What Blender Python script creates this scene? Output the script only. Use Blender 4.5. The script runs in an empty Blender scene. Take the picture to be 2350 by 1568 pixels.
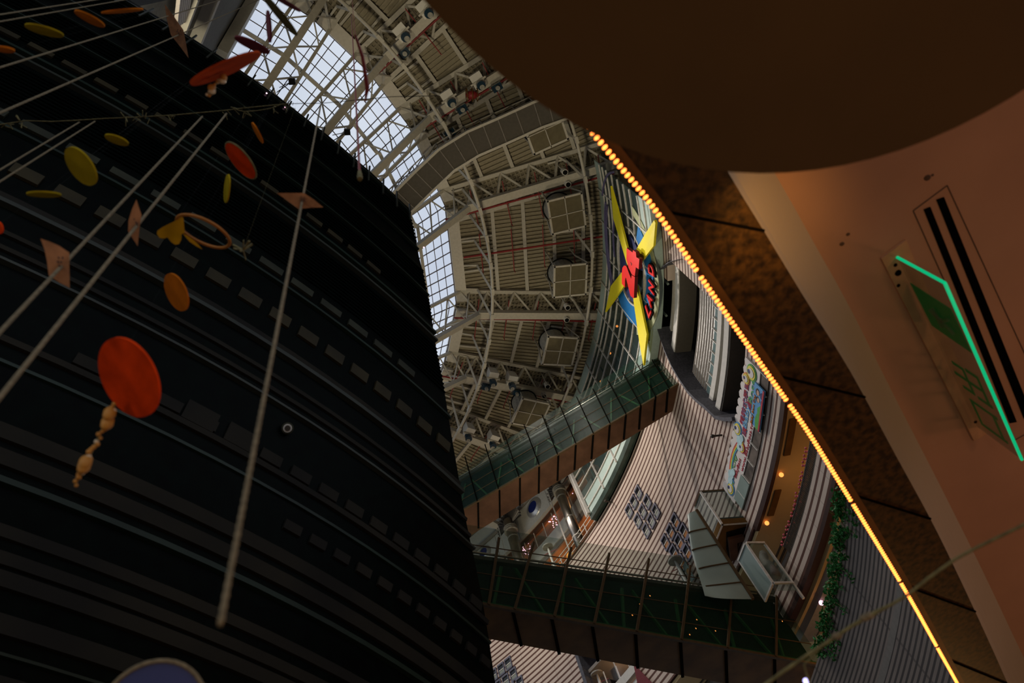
import bpy, math, random
from math import sin, cos, tan, radians as rad, degrees, hypot, atan2, pi, sqrt
from mathutils import Vector as V, Matrix

# ------------------------------------------------------------------ camera
# World frame: camera at the origin, z up, metres.  Atrium axis (the drum's and the roof's centre) at CX, CY.
sc = bpy.context.scene
col = sc.collection
FPX = 1567.0
_n = V((-375.0, 874.0, -FPX)).normalized()
_x = (V((1, 0, 0)) - _n * _n.x).normalized()
_y = _n.cross(_x)
CAMROT = Matrix((_x, _y, _n))
cam_d = bpy.data.cameras.new('camera'); cam = bpy.data.objects.new('camera', cam_d); col.objects.link(cam)
cam.matrix_world = CAMROT.to_4x4()
cam_d.sensor_width = 36.0; cam_d.lens = 36.0 * FPX / 2350.0
cam_d.clip_start = .05; cam_d.clip_end = 500
cam_d.dof.use_dof = True; cam_d.dof.focus_distance = 34.0; cam_d.dof.aperture_fstop = 2.2
sc.camera = cam
sc.view_settings.view_transform = 'Standard'; sc.view_settings.look = 'None'
sc.view_settings.gamma = 1.0; sc.view_settings.use_curve_mapping = False
sc.view_settings.exposure = 0.0

D0 = 24.88; CX = D0 * cos(rad(130.3)); CY = D0 * sin(rad(130.3))

# ------------------------------------------------------------------ world: overcast sky seen through the skylight
w = bpy.data.worlds.new('sky'); sc.world = w; w.use_nodes = True
nt = w.node_tree; bg = nt.nodes['Background']
tc = nt.nodes.new('ShaderNodeTexCoord'); nz = nt.nodes.new('ShaderNodeTexNoise'); nz.inputs['Scale'].default_value = 3.0
nz.inputs['Detail'].default_value = 3.0
cr = nt.nodes.new('ShaderNodeValToRGB')
cr.color_ramp.elements[0].position = .35; cr.color_ramp.elements[0].color = (.50, .56, .67, 1)
cr.color_ramp.elements[1].position = .7; cr.color_ramp.elements[1].color = (.72, .77, .84, 1)
nt.links.new(tc.outputs['Generated'], nz.inputs['Vector']); nt.links.new(nz.outputs['Fac'], cr.inputs['Fac'])
nt.links.new(cr.outputs['Color'], bg.inputs['Color']); bg.inputs['Strength'].default_value = 1.1

# ------------------------------------------------------------------ geometry of the view (used only to measure real positions)
def ray(px, py):
    return CAMROT @ V((px - 1175.0, 784.0 - py, -FPX))
def on_z(px, py, z):
    d = ray(px, py); return d * (z / d.z)
def on_cyl(px, py, R, far=True):
    d = ray(px, py); a = d.x ** 2 + d.y ** 2; b = -2 * (d.x * CX + d.y * CY); c = CX * CX + CY * CY - R * R
    q = sqrt(max(0, b * b - 4 * a * c)); return d * ((-b + (q if far else -q)) / (2 * a))
def on_vp(px, py, A, B):      # vertical plane through A and B
    d = ray(px, py); n = V((B[1] - A[1], A[0] - B[0], 0)); return d * (n.dot(V((A[0], A[1], 0))) / n.dot(d))
def pol(P): return degrees(atan2(P[1] - CY, P[0] - CX)), hypot(P[0] - CX, P[1] - CY), P[2]
def fp(a, R, z): return V((CX + R * cos(rad(a)), CY + R * sin(rad(a)), z))
def wz(px, py, R=31.5):       # (angle, height) on the wall of radius R
    p = pol(on_cyl(px, py, R)); return p[0], p[2]
def at_dist(px, py, d): return ray(px, py).normalized() * d

# ------------------------------------------------------------------ lights
def light(kind, loc, energy, colr, size=.1, aim=None, spot=None, name='lamp', blend=.6):
    d = bpy.data.lights.new(name, kind); d.energy = energy; d.color = colr
    if kind in ('POINT', 'SPOT'): d.shadow_soft_size = size
    if kind == 'AREA': d.size = size
    if spot: d.spot_size = rad(spot); d.spot_blend = blend
    o = bpy.data.objects.new(name, d); col.objects.link(o); o.location = loc
    if aim is not None:
        o.rotation_euler = (V(aim) - V(loc)).to_track_quat('-Z', 'Y').to_euler()
    return o
KS = 1.0
# unseen spots added over the drum's flat roof to brighten deck and outer wall
for a in (-58, -38, -18, 2, 22, 42):
    light('SPOT', fp(a, 19.5, 15.6), 2900 * KS, (1.0, .86, .60), .5, fp(a, 29.5, 43), 64, 'roof_fill_spot')
# floodlights hung from the roof trusses, washing the outer wall
for a in (-20, -4, 10, 24, 38):
    light('SPOT', fp(a, 23.0, 38.5), 3000 * KS, (1.0, .88, .80), 0.0, fp(a + 1, 31.5, 25), 95, 'truss_floodlight')
# unseen warm point fills added to brighten the near ceiling and hanging discs
light('POINT', (3.2, .6, -.9), 38 * KS, (1.0, .48, .20), .25, name='warm_fill')
light('POINT', (6.2, 2.6, .2), 46 * KS, (1.0, .46, .22), .25, name='warm_fill')
light('POINT', (2.4, -1.6, -.6), 5 * KS, (1.0, .48, .12), .2, name='warm_fill')
light('POINT', (.9, -.4, -.4), 20 * KS, (1.0, .72, .45), .2, name='warm_fill')
light('POINT', (-2.6, -.8, -.8), 42 * KS, (1.0, .75, .5), .3, name='warm_fill')

light('SPOT', tuple(on_z(1900, 520, 2.05)), 17, (1.0, .52, .12), .05, tuple(on_z(1752, 520, 2.8)), 62, 'cove_fill', 1.0)  # unseen spot added to brighten the top of the cove
light('POINT', (7, 9, 1.0), 60, (1.0, .5, .15), .3, name='warm_fill')  # unseen fill added to warm the lower bridge's underside
# ------------------------------------------------------------------ materials
def mat(name, c, rough=.7, metal=0.0, noise=0.12, scale=6.0, emit=None, es=0.0, spec=.3, bump=0.0):
    m = bpy.data.materials.new(name); m.use_nodes = True; nt = m.node_tree; b = nt.nodes['Principled BSDF']
    b.inputs['Roughness'].default_value = rough; b.inputs['Metallic'].default_value = metal
    b.inputs['Specular IOR Level'].default_value = spec
    t = nt.nodes.new('ShaderNodeTexCoord'); n = nt.nodes.new('ShaderNodeTexNoise'); n.inputs['Scale'].default_value = scale
    n.inputs['Detail'].default_value = 4.0
    nt.links.new(t.outputs['Object'], n.inputs['Vector'])
    r = nt.nodes.new('ShaderNodeValToRGB')
    lo = [max(0, x * (1 - noise)) for x in c]; hi = [min(1, x * (1 + noise)) for x in c]
    r.color_ramp.elements[0].color = (*lo, 1); r.color_ramp.elements[1].color = (*hi, 1)
    r.color_ramp.elements[0].position = .35; r.color_ramp.elements[1].position = .65
    nt.links.new(n.outputs['Fac'], r.inputs['Fac']); nt.links.new(r.outputs['Color'], b.inputs['Base Color'])
    if emit: b.inputs['Emission Color'].default_value = (*emit, 1); b.inputs['Emission Strength'].default_value = es
    if bump:
        bp = nt.nodes.new('ShaderNodeBump'); bp.inputs['Strength'].default_value = bump
        nt.links.new(n.outputs['Fac'], bp.inputs['Height']); nt.links.new(bp.outputs['Normal'], b.inputs['Normal'])
    return m

def glass(name, tint, clear=.75, rough=.4):
    m = bpy.data.materials.new(name); m.use_nodes = True; nt = m.node_tree; nt.nodes.clear()
    o = nt.nodes.new('ShaderNodeOutputMaterial'); mx = nt.nodes.new('ShaderNodeMixShader')
    tr = nt.nodes.new('ShaderNodeBsdfTransparent'); gl = nt.nodes.new('ShaderNodeBsdfPrincipled')
    gl.inputs['Roughness'].default_value = rough; gl.inputs['Specular IOR Level'].default_value = .12; n = nt.nodes.new('ShaderNodeTexNoise'); n.inputs['Scale'].default_value = 2.0
    r = nt.nodes.new('ShaderNodeValToRGB')
    r.color_ramp.elements[0].color = (*[x * .8 for x in tint], 1); r.color_ramp.elements[1].color = (*[min(1, x * 1.1) for x in tint], 1)
    nt.links.new(n.outputs['Fac'], r.inputs['Fac']); nt.links.new(r.outputs['Color'], gl.inputs['Base Color'])
    tr.inputs['Color'].default_value = (.93, .97, .95, 1)
    mx.inputs['Fac'].default_value = 1 - clear
    nt.links.new(tr.outputs[0], mx.inputs[1]); nt.links.new(gl.outputs[0], mx.inputs[2]); nt.links.new(mx.outputs[0], o.inputs[0])
    return m

def stripes(name, period, light_c, dark_c, frac=.34, off=0.0, joint=1.2):
    # horizontal tiles: light courses with dark brown slots, thin vertical joints
    m = mat(name, light_c, .75, noise=.05, scale=1.5); nt = m.node_tree; b = nt.nodes['Principled BSDF']
    base = b.inputs['Base Color'].links[0].from_socket
    g = nt.nodes.new('ShaderNodeNewGeometry'); s = nt.nodes.new('ShaderNodeSeparateXYZ'); nt.links.new(g.outputs['Position'], s.inputs[0])
    def mth(op, a, bb=None):
        k = nt.nodes.new('ShaderNodeMath'); k.operation = op
        for i, q in enumerate((a, bb)):
            if q is None: continue
            if isinstance(q, (int, float)): k.inputs[i].default_value = q
            else: nt.links.new(q, k.inputs[i])
        return k.outputs[0]
    z = mth('ADD', s.outputs['Z'], off + 100 * period)
    f = mth('FRACT', mth('DIVIDE', z, period)); k = mth('LESS_THAN', f, frac)
    ang = mth('ARCTAN2', mth('SUBTRACT', s.outputs['Y'], CY), mth('SUBTRACT', s.outputs['X'], CX))
    fj = mth('FRACT', mth('ADD', mth('MULTIPLY', ang, 31.5 / joint), 50.0)); kj = mth('LESS_THAN', fj, .02)
    j = nt.nodes.new('ShaderNodeMix'); j.data_type = 'RGBA'; nt.links.new(kj, j.inputs['Factor']); nt.links.new(base, j.inputs['A'])
    j.inputs['B'].default_value = (*[x * .6 for x in light_c], 1)
    x = nt.nodes.new('ShaderNodeMix'); x.data_type = 'RGBA'; nt.links.new(k, x.inputs['Factor']); nt.links.new(j.outputs['Result'], x.inputs['A'])
    x.inputs['B'].default_value = (*dark_c, 1)
    nt.links.new(x.outputs['Result'], b.inputs['Base Color'])
    return m

M = dict(
    steel=mat('cream_painted_steel', (.44, .41, .34), .55, noise=.06),
    deck=mat('cream_roof_deck', (.27, .235, .16), .7, noise=.08),
    fascia=mat('cream_fascia', (.55, .51, .43), .6, noise=.05),
    bar=mat('dark_glazing_bar', (.10, .075, .07), .5),
    red=mat('red_pipe_paint', (.22, .02, .02), .5),
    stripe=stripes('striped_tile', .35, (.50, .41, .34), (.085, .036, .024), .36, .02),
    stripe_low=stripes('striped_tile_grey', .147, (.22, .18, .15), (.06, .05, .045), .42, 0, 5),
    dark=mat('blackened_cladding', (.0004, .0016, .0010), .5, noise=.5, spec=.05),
    black=mat('matt_black', (.004, .004, .004), .7, spec=.1),
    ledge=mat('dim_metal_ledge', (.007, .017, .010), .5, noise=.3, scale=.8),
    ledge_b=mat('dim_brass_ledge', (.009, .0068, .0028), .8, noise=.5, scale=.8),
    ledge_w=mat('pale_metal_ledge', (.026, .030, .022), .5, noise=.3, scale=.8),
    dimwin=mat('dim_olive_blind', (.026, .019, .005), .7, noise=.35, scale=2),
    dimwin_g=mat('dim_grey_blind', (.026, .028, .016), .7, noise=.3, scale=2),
    louver=mat('dark_green_louvre', (.0008, .0022, .0015), .8, spec=.02),
    brown=mat('brown_panel', (.085, .042, .024), .7, spec=.1, noise=.2, scale=1.2),
    brass=mat('brass_brown_panel', (.11, .055, .014), .6, noise=.25, scale=1.0, spec=.05),
    seam=mat('black_seam', (.006, .005, .004), .9, spec=0),
    bronze=mat('bronze_post', (.075, .048, .022), .7, spec=.1),
    gglass=glass('green_bridge_glass', (.01, .05, .03), .62),
    cglass=glass('clear_glass', (.20, .26, .24), .78),
    tglass=glass('teal_curtain_glass', (.05, .08, .075), .72),
    teal=mat('pale_teal_panel', (.36, .46, .42), .35, noise=.04),
    tealf=mat('frosted_teal_panel', (.22, .28, .25), .35, noise=.06, scale=1),
    tealdark=mat('dark_green_panel', (.035, .055, .045), .25, noise=.3, scale=1),
    brace=mat('green_painted_brace', (.02, .13, .03), .6),
    dgreen=mat('dark_green_underside', (.004, .014, .007), .7, noise=.6, spec=.1),
    mull=mat('pale_mullion', (.55, .53, .48), .4),
    yellow=mat('yellow_sign_face', (.72, .62, .01), .5, noise=.03),
    blue=mat('blue_sign_face', (.01, .16, .42), .5, noise=.05),
    navy=mat('navy_sign_face', (.03, .04, .13), .5, noise=.05),
    redsign=mat('red_sign_face', (.68, .01, .008), .4, noise=.04),
    redside=mat('dark_red_sign_side', (.10, .008, .005), .6),
    purple=mat('dull_purple_tube', (.10, .09, .18), .4),
    gallery=mat('brown_gallery_wall', (.30, .145, .075), .8, noise=.25, scale=1.2),
    granite=mat('dark_granite', (.07, .072, .085), .6, noise=.25, scale=9),
    white=mat('white_concrete', (.50, .49, .44), .7, noise=.05),
    grey=mat('grey_soffit', (.20, .18, .155), .8, noise=.06),
    soffit_dark=mat('taupe_soffit', (.085, .075, .06), .9, noise=.06),
    greywall=mat('dark_grey_wall', (.11, .11, .095), .8),
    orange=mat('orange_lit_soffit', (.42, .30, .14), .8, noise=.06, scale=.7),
    shopin=mat('dim_interior', (.10, .08, .065), .8, noise=.5, scale=1.5),
    teawin=mat('teal_window', (.10, .16, .16), .2),
    chrome=mat('polished_steel', (.42, .38, .33), .34, 1.0, noise=.25, scale=.8),
    silver=mat('brushed_silver', (.55, .55, .53), .35, .7, noise=.1),
    porthole=mat('deep_blue_glass', (.008, .018, .12), .15),
    winframe=mat('slate_blue_frame', (.11, .11, .15), .5),
    winpane=mat('pale_window_blind', (.20, .22, .19), .4, noise=.1),
    winblack=mat('dark_window_pane', (.008, .008, .009), .2),
    winorange=mat('amber_window_glow', (.20, .07, .01), .4, emit=(1, .35, .05), es=.05),
    cream=mat('cove_plaster', (.46, .36, .24), .8, noise=.05, scale=.8),
    pink=mat('salmon_ceiling_paint', (.50, .29, .20), .85, noise=.07, scale=1.2),
    stone=mat('brown_black_marble', (.062, .030, .007), .5, noise=.7, scale=22),
    led_glow=mat('painted_led_glow', (.20, .09, .02), .5, noise=.2, scale=2),
    canopy=mat('dark_brown_fabric', (.07, .037, .012), .85, noise=.08, scale=2),
    slot=mat('vent_black', (.003, .003, .003), .9, spec=0),
    leaf=mat('ivy_green', (.025, .17, .03), .6, noise=.5, scale=20),
    rope=mat('grey_rope', (.17, .135, .08), .9, noise=.2, scale=60, bump=.3),
    twig=mat('dry_twine', (.15, .13, .055), .9, noise=.3, scale=40),
    paper=mat('marbled_pink_paper', (.40, .20, .10), .8, noise=.25, scale=14),
    ink=mat('faded_ink', (.10, .06, .05), .8),
    board=mat('white_board', (.62, .58, .54), .6, noise=.02),
    boardred=mat('crimson_print', (.42, .03, .05), .6),
    boardblue=mat('sky_blue_print', (.10, .30, .55), .6),
    boardgreen=mat('green_print', (.08, .32, .06), .6),
    boardyel=mat('yellow_print', (.65, .55, .08), .6),
    boardor=mat('orange_print', (.62, .22, .04), .6),
    boardcyan=mat('pale_cyan_print', (.42, .60, .62), .6),
    skin=mat('peach_print', (.55, .36, .26), .6),
    hair=mat('dark_brown_print', (.04, .025, .02), .6),
    lens=mat('dark_blue_lens', (.01, .03, .05), .15),
    box=mat('white_lamp_housing', (.62, .60, .54), .5, noise=.03),
    grille=mat('olive_grille', (.12, .10, .055), .7, noise=.1, scale=3),
    drum=mat('duct_metal', (.28, .27, .23), .5, noise=.2),
    led=mat('amber_led', (.9, .4, .1), .4, emit=(1.0, .22, .035), es=4.2),
    ledbase=mat('led_channel', (.10, .03, .01), .5),
    bulb=mat('warm_bulb', (.9, .5, .2), .4, emit=(1.0, .30, .06), es=1.8),
    bulbp=mat('pink_white_bulb', (.9, .7, .8), .4, emit=(1.0, .55, .75), es=2.5),
    exitg=mat('green_lit_edge', (.0, .5, .25), .3, emit=(0, .55, .22), es=.75),
    exitp=mat('green_pictogram', (.004, .09, .02), .4, emit=(0, .2, .03), es=.05),
    exitglass=glass('frosted_acrylic', (.28, .24, .17), .72),
    floor=mat('dark_floor', (.06, .045, .035), .5),
    grime=mat('ceiling_scuff', (.10, .06, .04), .8),
    flower=mat('pink_blossom', (.60, .12, .16), .7),
    bead=mat('pearl_bead', (.62, .50, .34), .25),
    amberbead=mat('amber_bead', (.45, .20, .03), .5),
    stonegrey=mat('grey_stone_figure', (.16, .15, .13), .7),
    interior=mat('dark_interior_wall', (.035, .032, .028), .8, noise=.3, scale=1),
    frame_dark=mat('dark_frame', (.05, .04, .03), .5),
)

# ------------------------------------------------------------------ mesh builder
class MB:
    def __init__(s): s.v = []; s.f = []; s.mi = []; s.cur = 0
    def add(s, vs, fs):
        k = len(s.v); s.v += [tuple(p) for p in vs]; s.f += [tuple(i + k for i in f) for f in fs]; s.mi += [s.cur] * len(fs); return s
    def hexa(s, p):   # 8 corners: bottom 4, top 4
        return s.add(p, [(0, 3, 2, 1), (4, 5, 6, 7), (0, 1, 5, 4), (1, 2, 6, 5), (2, 3, 7, 6), (3, 0, 4, 7)])
    def box(s, c, ux, uy, uz, a, b, h):   # centre, unit axes, full sizes
        c = V(c); X = V(ux) * (a / 2); Y = V(uy) * (b / 2); Z = V(uz) * (h / 2)
        return s.hexa([c - X - Y - Z, c + X - Y - Z, c + X + Y - Z, c - X + Y - Z, c - X - Y + Z, c + X - Y + Z, c + X + Y + Z, c - X + Y + Z])
    def beam(s, a, b, wd, h, up=(0, 0, 1)):
        a = V(a); b = V(b); d = (b - a); L = d.length
        if L < 1e-6: return s
        d.normalize(); up = V(up)
        sx = d.cross(up)
        if sx.length < 1e-4: sx = d.cross(V((1, 0, 0)))
        sx.normalize(); uz = sx.cross(d)
        return s.box((a + b) / 2, d, sx, uz, L, wd, h)
    def tube(s, pts, r, n=8, cap=True, closed=False):
        pts = [V(p) for p in pts]; N = len(pts); vs = []; fs = []
        ref = V((0, 0, 1))
        for i, p in enumerate(pts):
            if closed: t = pts[(i + 1) % N] - pts[i - 1]
            else: t = pts[min(i + 1, N - 1)] - pts[max(i - 1, 0)]
            t.normalize(); a = t.cross(ref)
            if a.length < .05: a = t.cross(V((1, 0, 0)))
            a.normalize(); b = a.cross(t); rr = r[i] if isinstance(r, (list, tuple)) else r
            for k in range(n):
                q = 2 * pi * k / n; vs.append(p + a * (rr * cos(q)) + b * (rr * sin(q)))
        M_ = N if closed else N - 1
        for i in range(M_):
            j = (i + 1) % N
            for k in range(n): fs.append((i * n + k, i * n + (k + 1) % n, j * n + (k + 1) % n, j * n + k))
        if cap and not closed: fs += [tuple(range(n))[::-1], tuple(range((N - 1) * n, N * n))]
        return s.add(vs, fs)
    def ball(s, c, r, n=8, m=6, sc_=(1, 1, 1), ax=None):
        c = V(c); vs = []; fs = []
        A = ax or (V((1, 0, 0)), V((0, 1, 0)), V((0, 0, 1)))
        for i in range(m + 1):
            t = pi * i / m
            for k in range(n):
                q = 2 * pi * k / n
                vs.append(c + A[0] * (r * sc_[0] * sin(t) * cos(q)) + A[1] * (r * sc_[1] * sin(t) * sin(q)) + A[2] * (r * sc_[2] * cos(t)))
        for i in range(m):
            for k in range(n): fs.append((i * n + k, i * n + (k + 1) % n, (i + 1) * n + (k + 1) % n, (i + 1) * n + k))
        return s.add(vs, fs)
    def arc(s, a0, a1, r0, r1, z0, z1, step=1.5, r0t=None, r1t=None):   # solid ring sector; optional radii at the top
        n = max(1, int(abs(a1 - a0) / step + .5)); vs = []; fs = []
        r0t = r0 if r0t is None else r0t; r1t = r1 if r1t is None else r1t
        for i in range(n + 1):
            a = a0 + (a1 - a0) * i / n
            vs += [fp(a, r0, z0), fp(a, r1, z0), fp(a, r1t, z1), fp(a, r0t, z1)]
        for i in range(n):
            k = i * 4
            for q in range(4): fs.append((k + q, k + (q + 1) % 4, k + 4 + (q + 1) % 4, k + 4 + q))
        fs += [(0, 3, 2, 1), (n * 4, n * 4 + 1, n * 4 + 2, n * 4 + 3)]
        return s.add(vs, fs)
    def prism(s, pts, off):  # closed outline + offset vector
        n = len(pts); off = V(off); a = [V(p) for p in pts]; b = [p + off for p in a]
        return s.add(a + b, [tuple(range(n)), tuple(range(2 * n - 1, n - 1, -1))] + [(i, i + n, (i + 1) % n + n, (i + 1) % n) for i in range(n)])
    def wallpoly(s, az, r0, r1):  # outline in (angle,z) on the cylinder, solid between radii r0<r1
        n = len(az); a = [fp(p[0], r0, p[1]) for p in az]; b = [fp(p[0], r1, p[1]) for p in az]
        return s.add(a + b, [tuple(range(n)), tuple(range(2 * n - 1, n - 1, -1))] + [(i, i + n, (i + 1) % n + n, (i + 1) % n) for i in range(n)])
    def build(s, name, m, parent=None, loc=None, smooth=False):
        if loc is None:
            if parent is not None: loc = V(parent['_o'])
            else:
                xs = [p[0] for p in s.v]; ys = [p[1] for p in s.v]; zs = [p[2] for p in s.v]
                loc = V(((min(xs) + max(xs)) / 2, (min(ys) + max(ys)) / 2, min(zs)))
        loc = V(loc)
        me = bpy.data.meshes.new(name); me.from_pydata([(p[0] - loc.x, p[1] - loc.y, p[2] - loc.z) for p in s.v], [], s.f)
        ms = m if isinstance(m, (list, tuple)) else [m]
        for q in ms: me.materials.append(q)
        if len(ms) > 1: me.polygons.foreach_set('material_index', s.mi)
        if smooth: me.polygons.foreach_set('use_smooth', [True] * len(me.polygons))
        me.update()
        o = bpy.data.objects.new(name, me); col.objects.link(o)
        if parent is None: o.location = loc; o['_o'] = tuple(loc)
        else: o.parent = parent; o.location = loc - V(parent['_o']); o['_o'] = tuple(loc)
        return o

def tag(o, label=None, cat=None, group=None, kind=None):
    if label: o['label'] = label
    if cat: o['category'] = cat
    if group: o['group'] = group
    if kind: o['kind'] = kind
    return o
def thing(name, label, cat, loc, group=None, kind=None):
    o = bpy.data.objects.new(name, None); col.objects.link(o); o.location = V(loc); o['_o'] = tuple(V(loc)); o.empty_display_size = .2
    return tag(o, label, cat, group, kind)
def one(mb, name, m, label, cat, group=None, kind=None, smooth=False):
    return tag(mb.build(name, m, None, smooth=smooth), label, cat, group, kind)
def struct(mb, name, m, smooth=False): return tag(mb.build(name, m, None, smooth=smooth), kind='structure')
def copy_tree(o, parent=None):
    c = o.copy(); col.objects.link(c); c.parent = parent
    for ch in list(o.children): copy_tree(ch, c)
    return c

# text (built-in font) as flat triangles: list of (verts2d, faces)
def text2d(s, size=1.0, shear=0.0, bold=0.0):
    cu = bpy.data.curves.new('t', 'FONT'); cu.body = s; cu.size = size; cu.align_x = 'CENTER'; cu.align_y = 'CENTER'; cu.shear = shear
    cu.offset = bold; cu.resolution_u = 4
    o = bpy.data.objects.new('t', cu); col.objects.link(o); dg = bpy.context.evaluated_depsgraph_get()
    me = o.evaluated_get(dg).to_mesh(); vs = [(v.co.x, v.co.y) for v in me.vertices]; fs = [tuple(p.vertices) for p in me.polygons]
    o.to_mesh_clear() if hasattr(o, 'to_mesh_clear') else None
    bpy.data.objects.remove(o); bpy.data.curves.remove(cu)
    return vs, fs
def solid2d(mb, vs, fs, mapf, mapb):
    """flat glyph faces extruded between two mappings of (x,y)"""
    from collections import Counter
    n = len(vs); a = [mapf(*p) for p in vs]; b = [mapb(*p) for p in vs]
    cnt = Counter(); dirs = {}
    for f in fs:
        for i in range(len(f)):
            e = (f[i], f[(i + 1) % len(f)]); k = tuple(sorted(e)); cnt[k] += 1; dirs[k] = e
    side = [(dirs[k][1], dirs[k][0], dirs[k][0] + n, dirs[k][1] + n) for k, c in cnt.items() if c == 1]
    mb.add(a + b, list(fs)); mb.f += []
    k0 = len(mb.v) - 2 * n
    c0 = mb.cur; 
    if mb.twotone: mb.cur = 1
    for q in side: mb.f.append(tuple(i + k0 for i in q)); mb.mi.append(mb.cur)
    mb.cur = c0
    for f in fs: mb.f.append(tuple(i + n + k0 for i in f[::-1])); mb.mi.append(mb.cur)
MB.twotone = False
def walltext(s, a, z, h, R, t, name, m, parent=None, rot=0.0, shear=0, width=None, bold=0.0, two=False):
    vs, fs = text2d(s, 1.0, shear, bold)
    xs = [p[0] for p in vs]; ys = [p[1] for p in vs]; x0, x1, y0, y1 = min(xs), max(xs), min(ys), max(ys)
    k = h / (y1 - y0); kx = k if width is None else width / (x1 - x0); mx = (x0 + x1) / 2; my = (y0 + y1) / 2
    cr_, sr_ = cos(rot), sin(rot)
    def mp(r):
        def f(x, y):
            X = (x - mx) * kx; Y = (y - my) * k; X, Y = X * cr_ - Y * sr_, X * sr_ + Y * cr_
            return fp(a - degrees(X / R), r, z + Y)
        return f
    mb = MB(); mb.twotone = two; solid2d(mb, vs, fs, mp(R - t), mp(R))
    return mb, name
def wt(s, a, z, h, R, t, name, m, parent, **k):
    mb, _ = walltext(s, a, z, h, R, t, name, m, parent, **k); return mb.build(name, m, parent)

# =================================================================== ROOF
ZB, ZT = 41.8, 43.3      # truss bottom chord, top chord
RI, RO = 21.3, 33.0      # inner edge of the deck (skylight ring), outer edge
TR = [-62.0, -49.7, -38.9, -28.7, -13.4, 6.2, 19.3, 31.0, 43.5]
tname = ['beyond the round canopy edge at far left', 'nearest the grey wall, crossing the skylight top', 'second along from the grey wall', 'just above the curved catwalk',
         'just below the curved catwalk', 'level across the middle of the roof', 'carrying two white lamp boxes side by side', 'partly behind the upper glass bridge', 'lowest, almost hidden by the dark drum']
for i, a in enumerate(TR):
    t = thing('roof_truss', 'cream steel roof truss ' + tname[i], 'truss', fp(a, 26, ZB), 'radial roof trusses')
    b = MB(); b.beam(fp(a, 22.6, ZB), fp(a, RO, ZB), .5, .42); b.build('bottom_chord', M['steel'], t)
    b = MB(); b.beam(fp(a, 22.7, ZB), fp(a, 17.0, 35.8), .36, .34); b.build('sloping_chord', M['steel'], t)
    rr = [21.4 + 1.95 * k for k in range(7)]
    def lat(R, sgn, z, a=a):
        p = fp(a, R, z); return p + V((-sin(rad(a)), cos(rad(a)), 0)) * (1.1 * sgn)
    for sg in (-1, 1):
        b = MB(); b.beam(lat(21.4, sg, ZT), lat(RO, sg, ZT), .26, .3); b.beam(lat(21.5, sg, ZT), lat(16.0, sg, 37.4), .17, .2)
        b.build('top_chord', M['steel'], t)
        for k in range(6):
            m_ = 22.6 + 1.95 * k
            for q in (rr[k], rr[k + 1]):
                if q > RO: continue
                b = MB(); b.beam(fp(a, min(m_, RO), ZB + .15), lat(q, sg, ZT - .1), .13, .13); b.build('web_brace', M['steel'], t)
        for k in range(3):
            R1 = 21.6 - 1.7 * k; z1 = ZB - (22.6 - R1) * 1.07 + .1; R2 = R1 - .1
            b = MB(); b.beam(fp(a, R1, z1), lat(R2 + .6, sg, ZT - (21.5 - R2 - .6) * 1.07 if R2 < 20.9 else ZT), .08, .08)
            b.beam(fp(a, R1, z1), lat(R1 - 1.2, sg, ZT - max(0, 21.5 - R1 + 1.2) * 1.07), .08, .08)
            b.build('web_brace', M['steel'], t)

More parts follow.
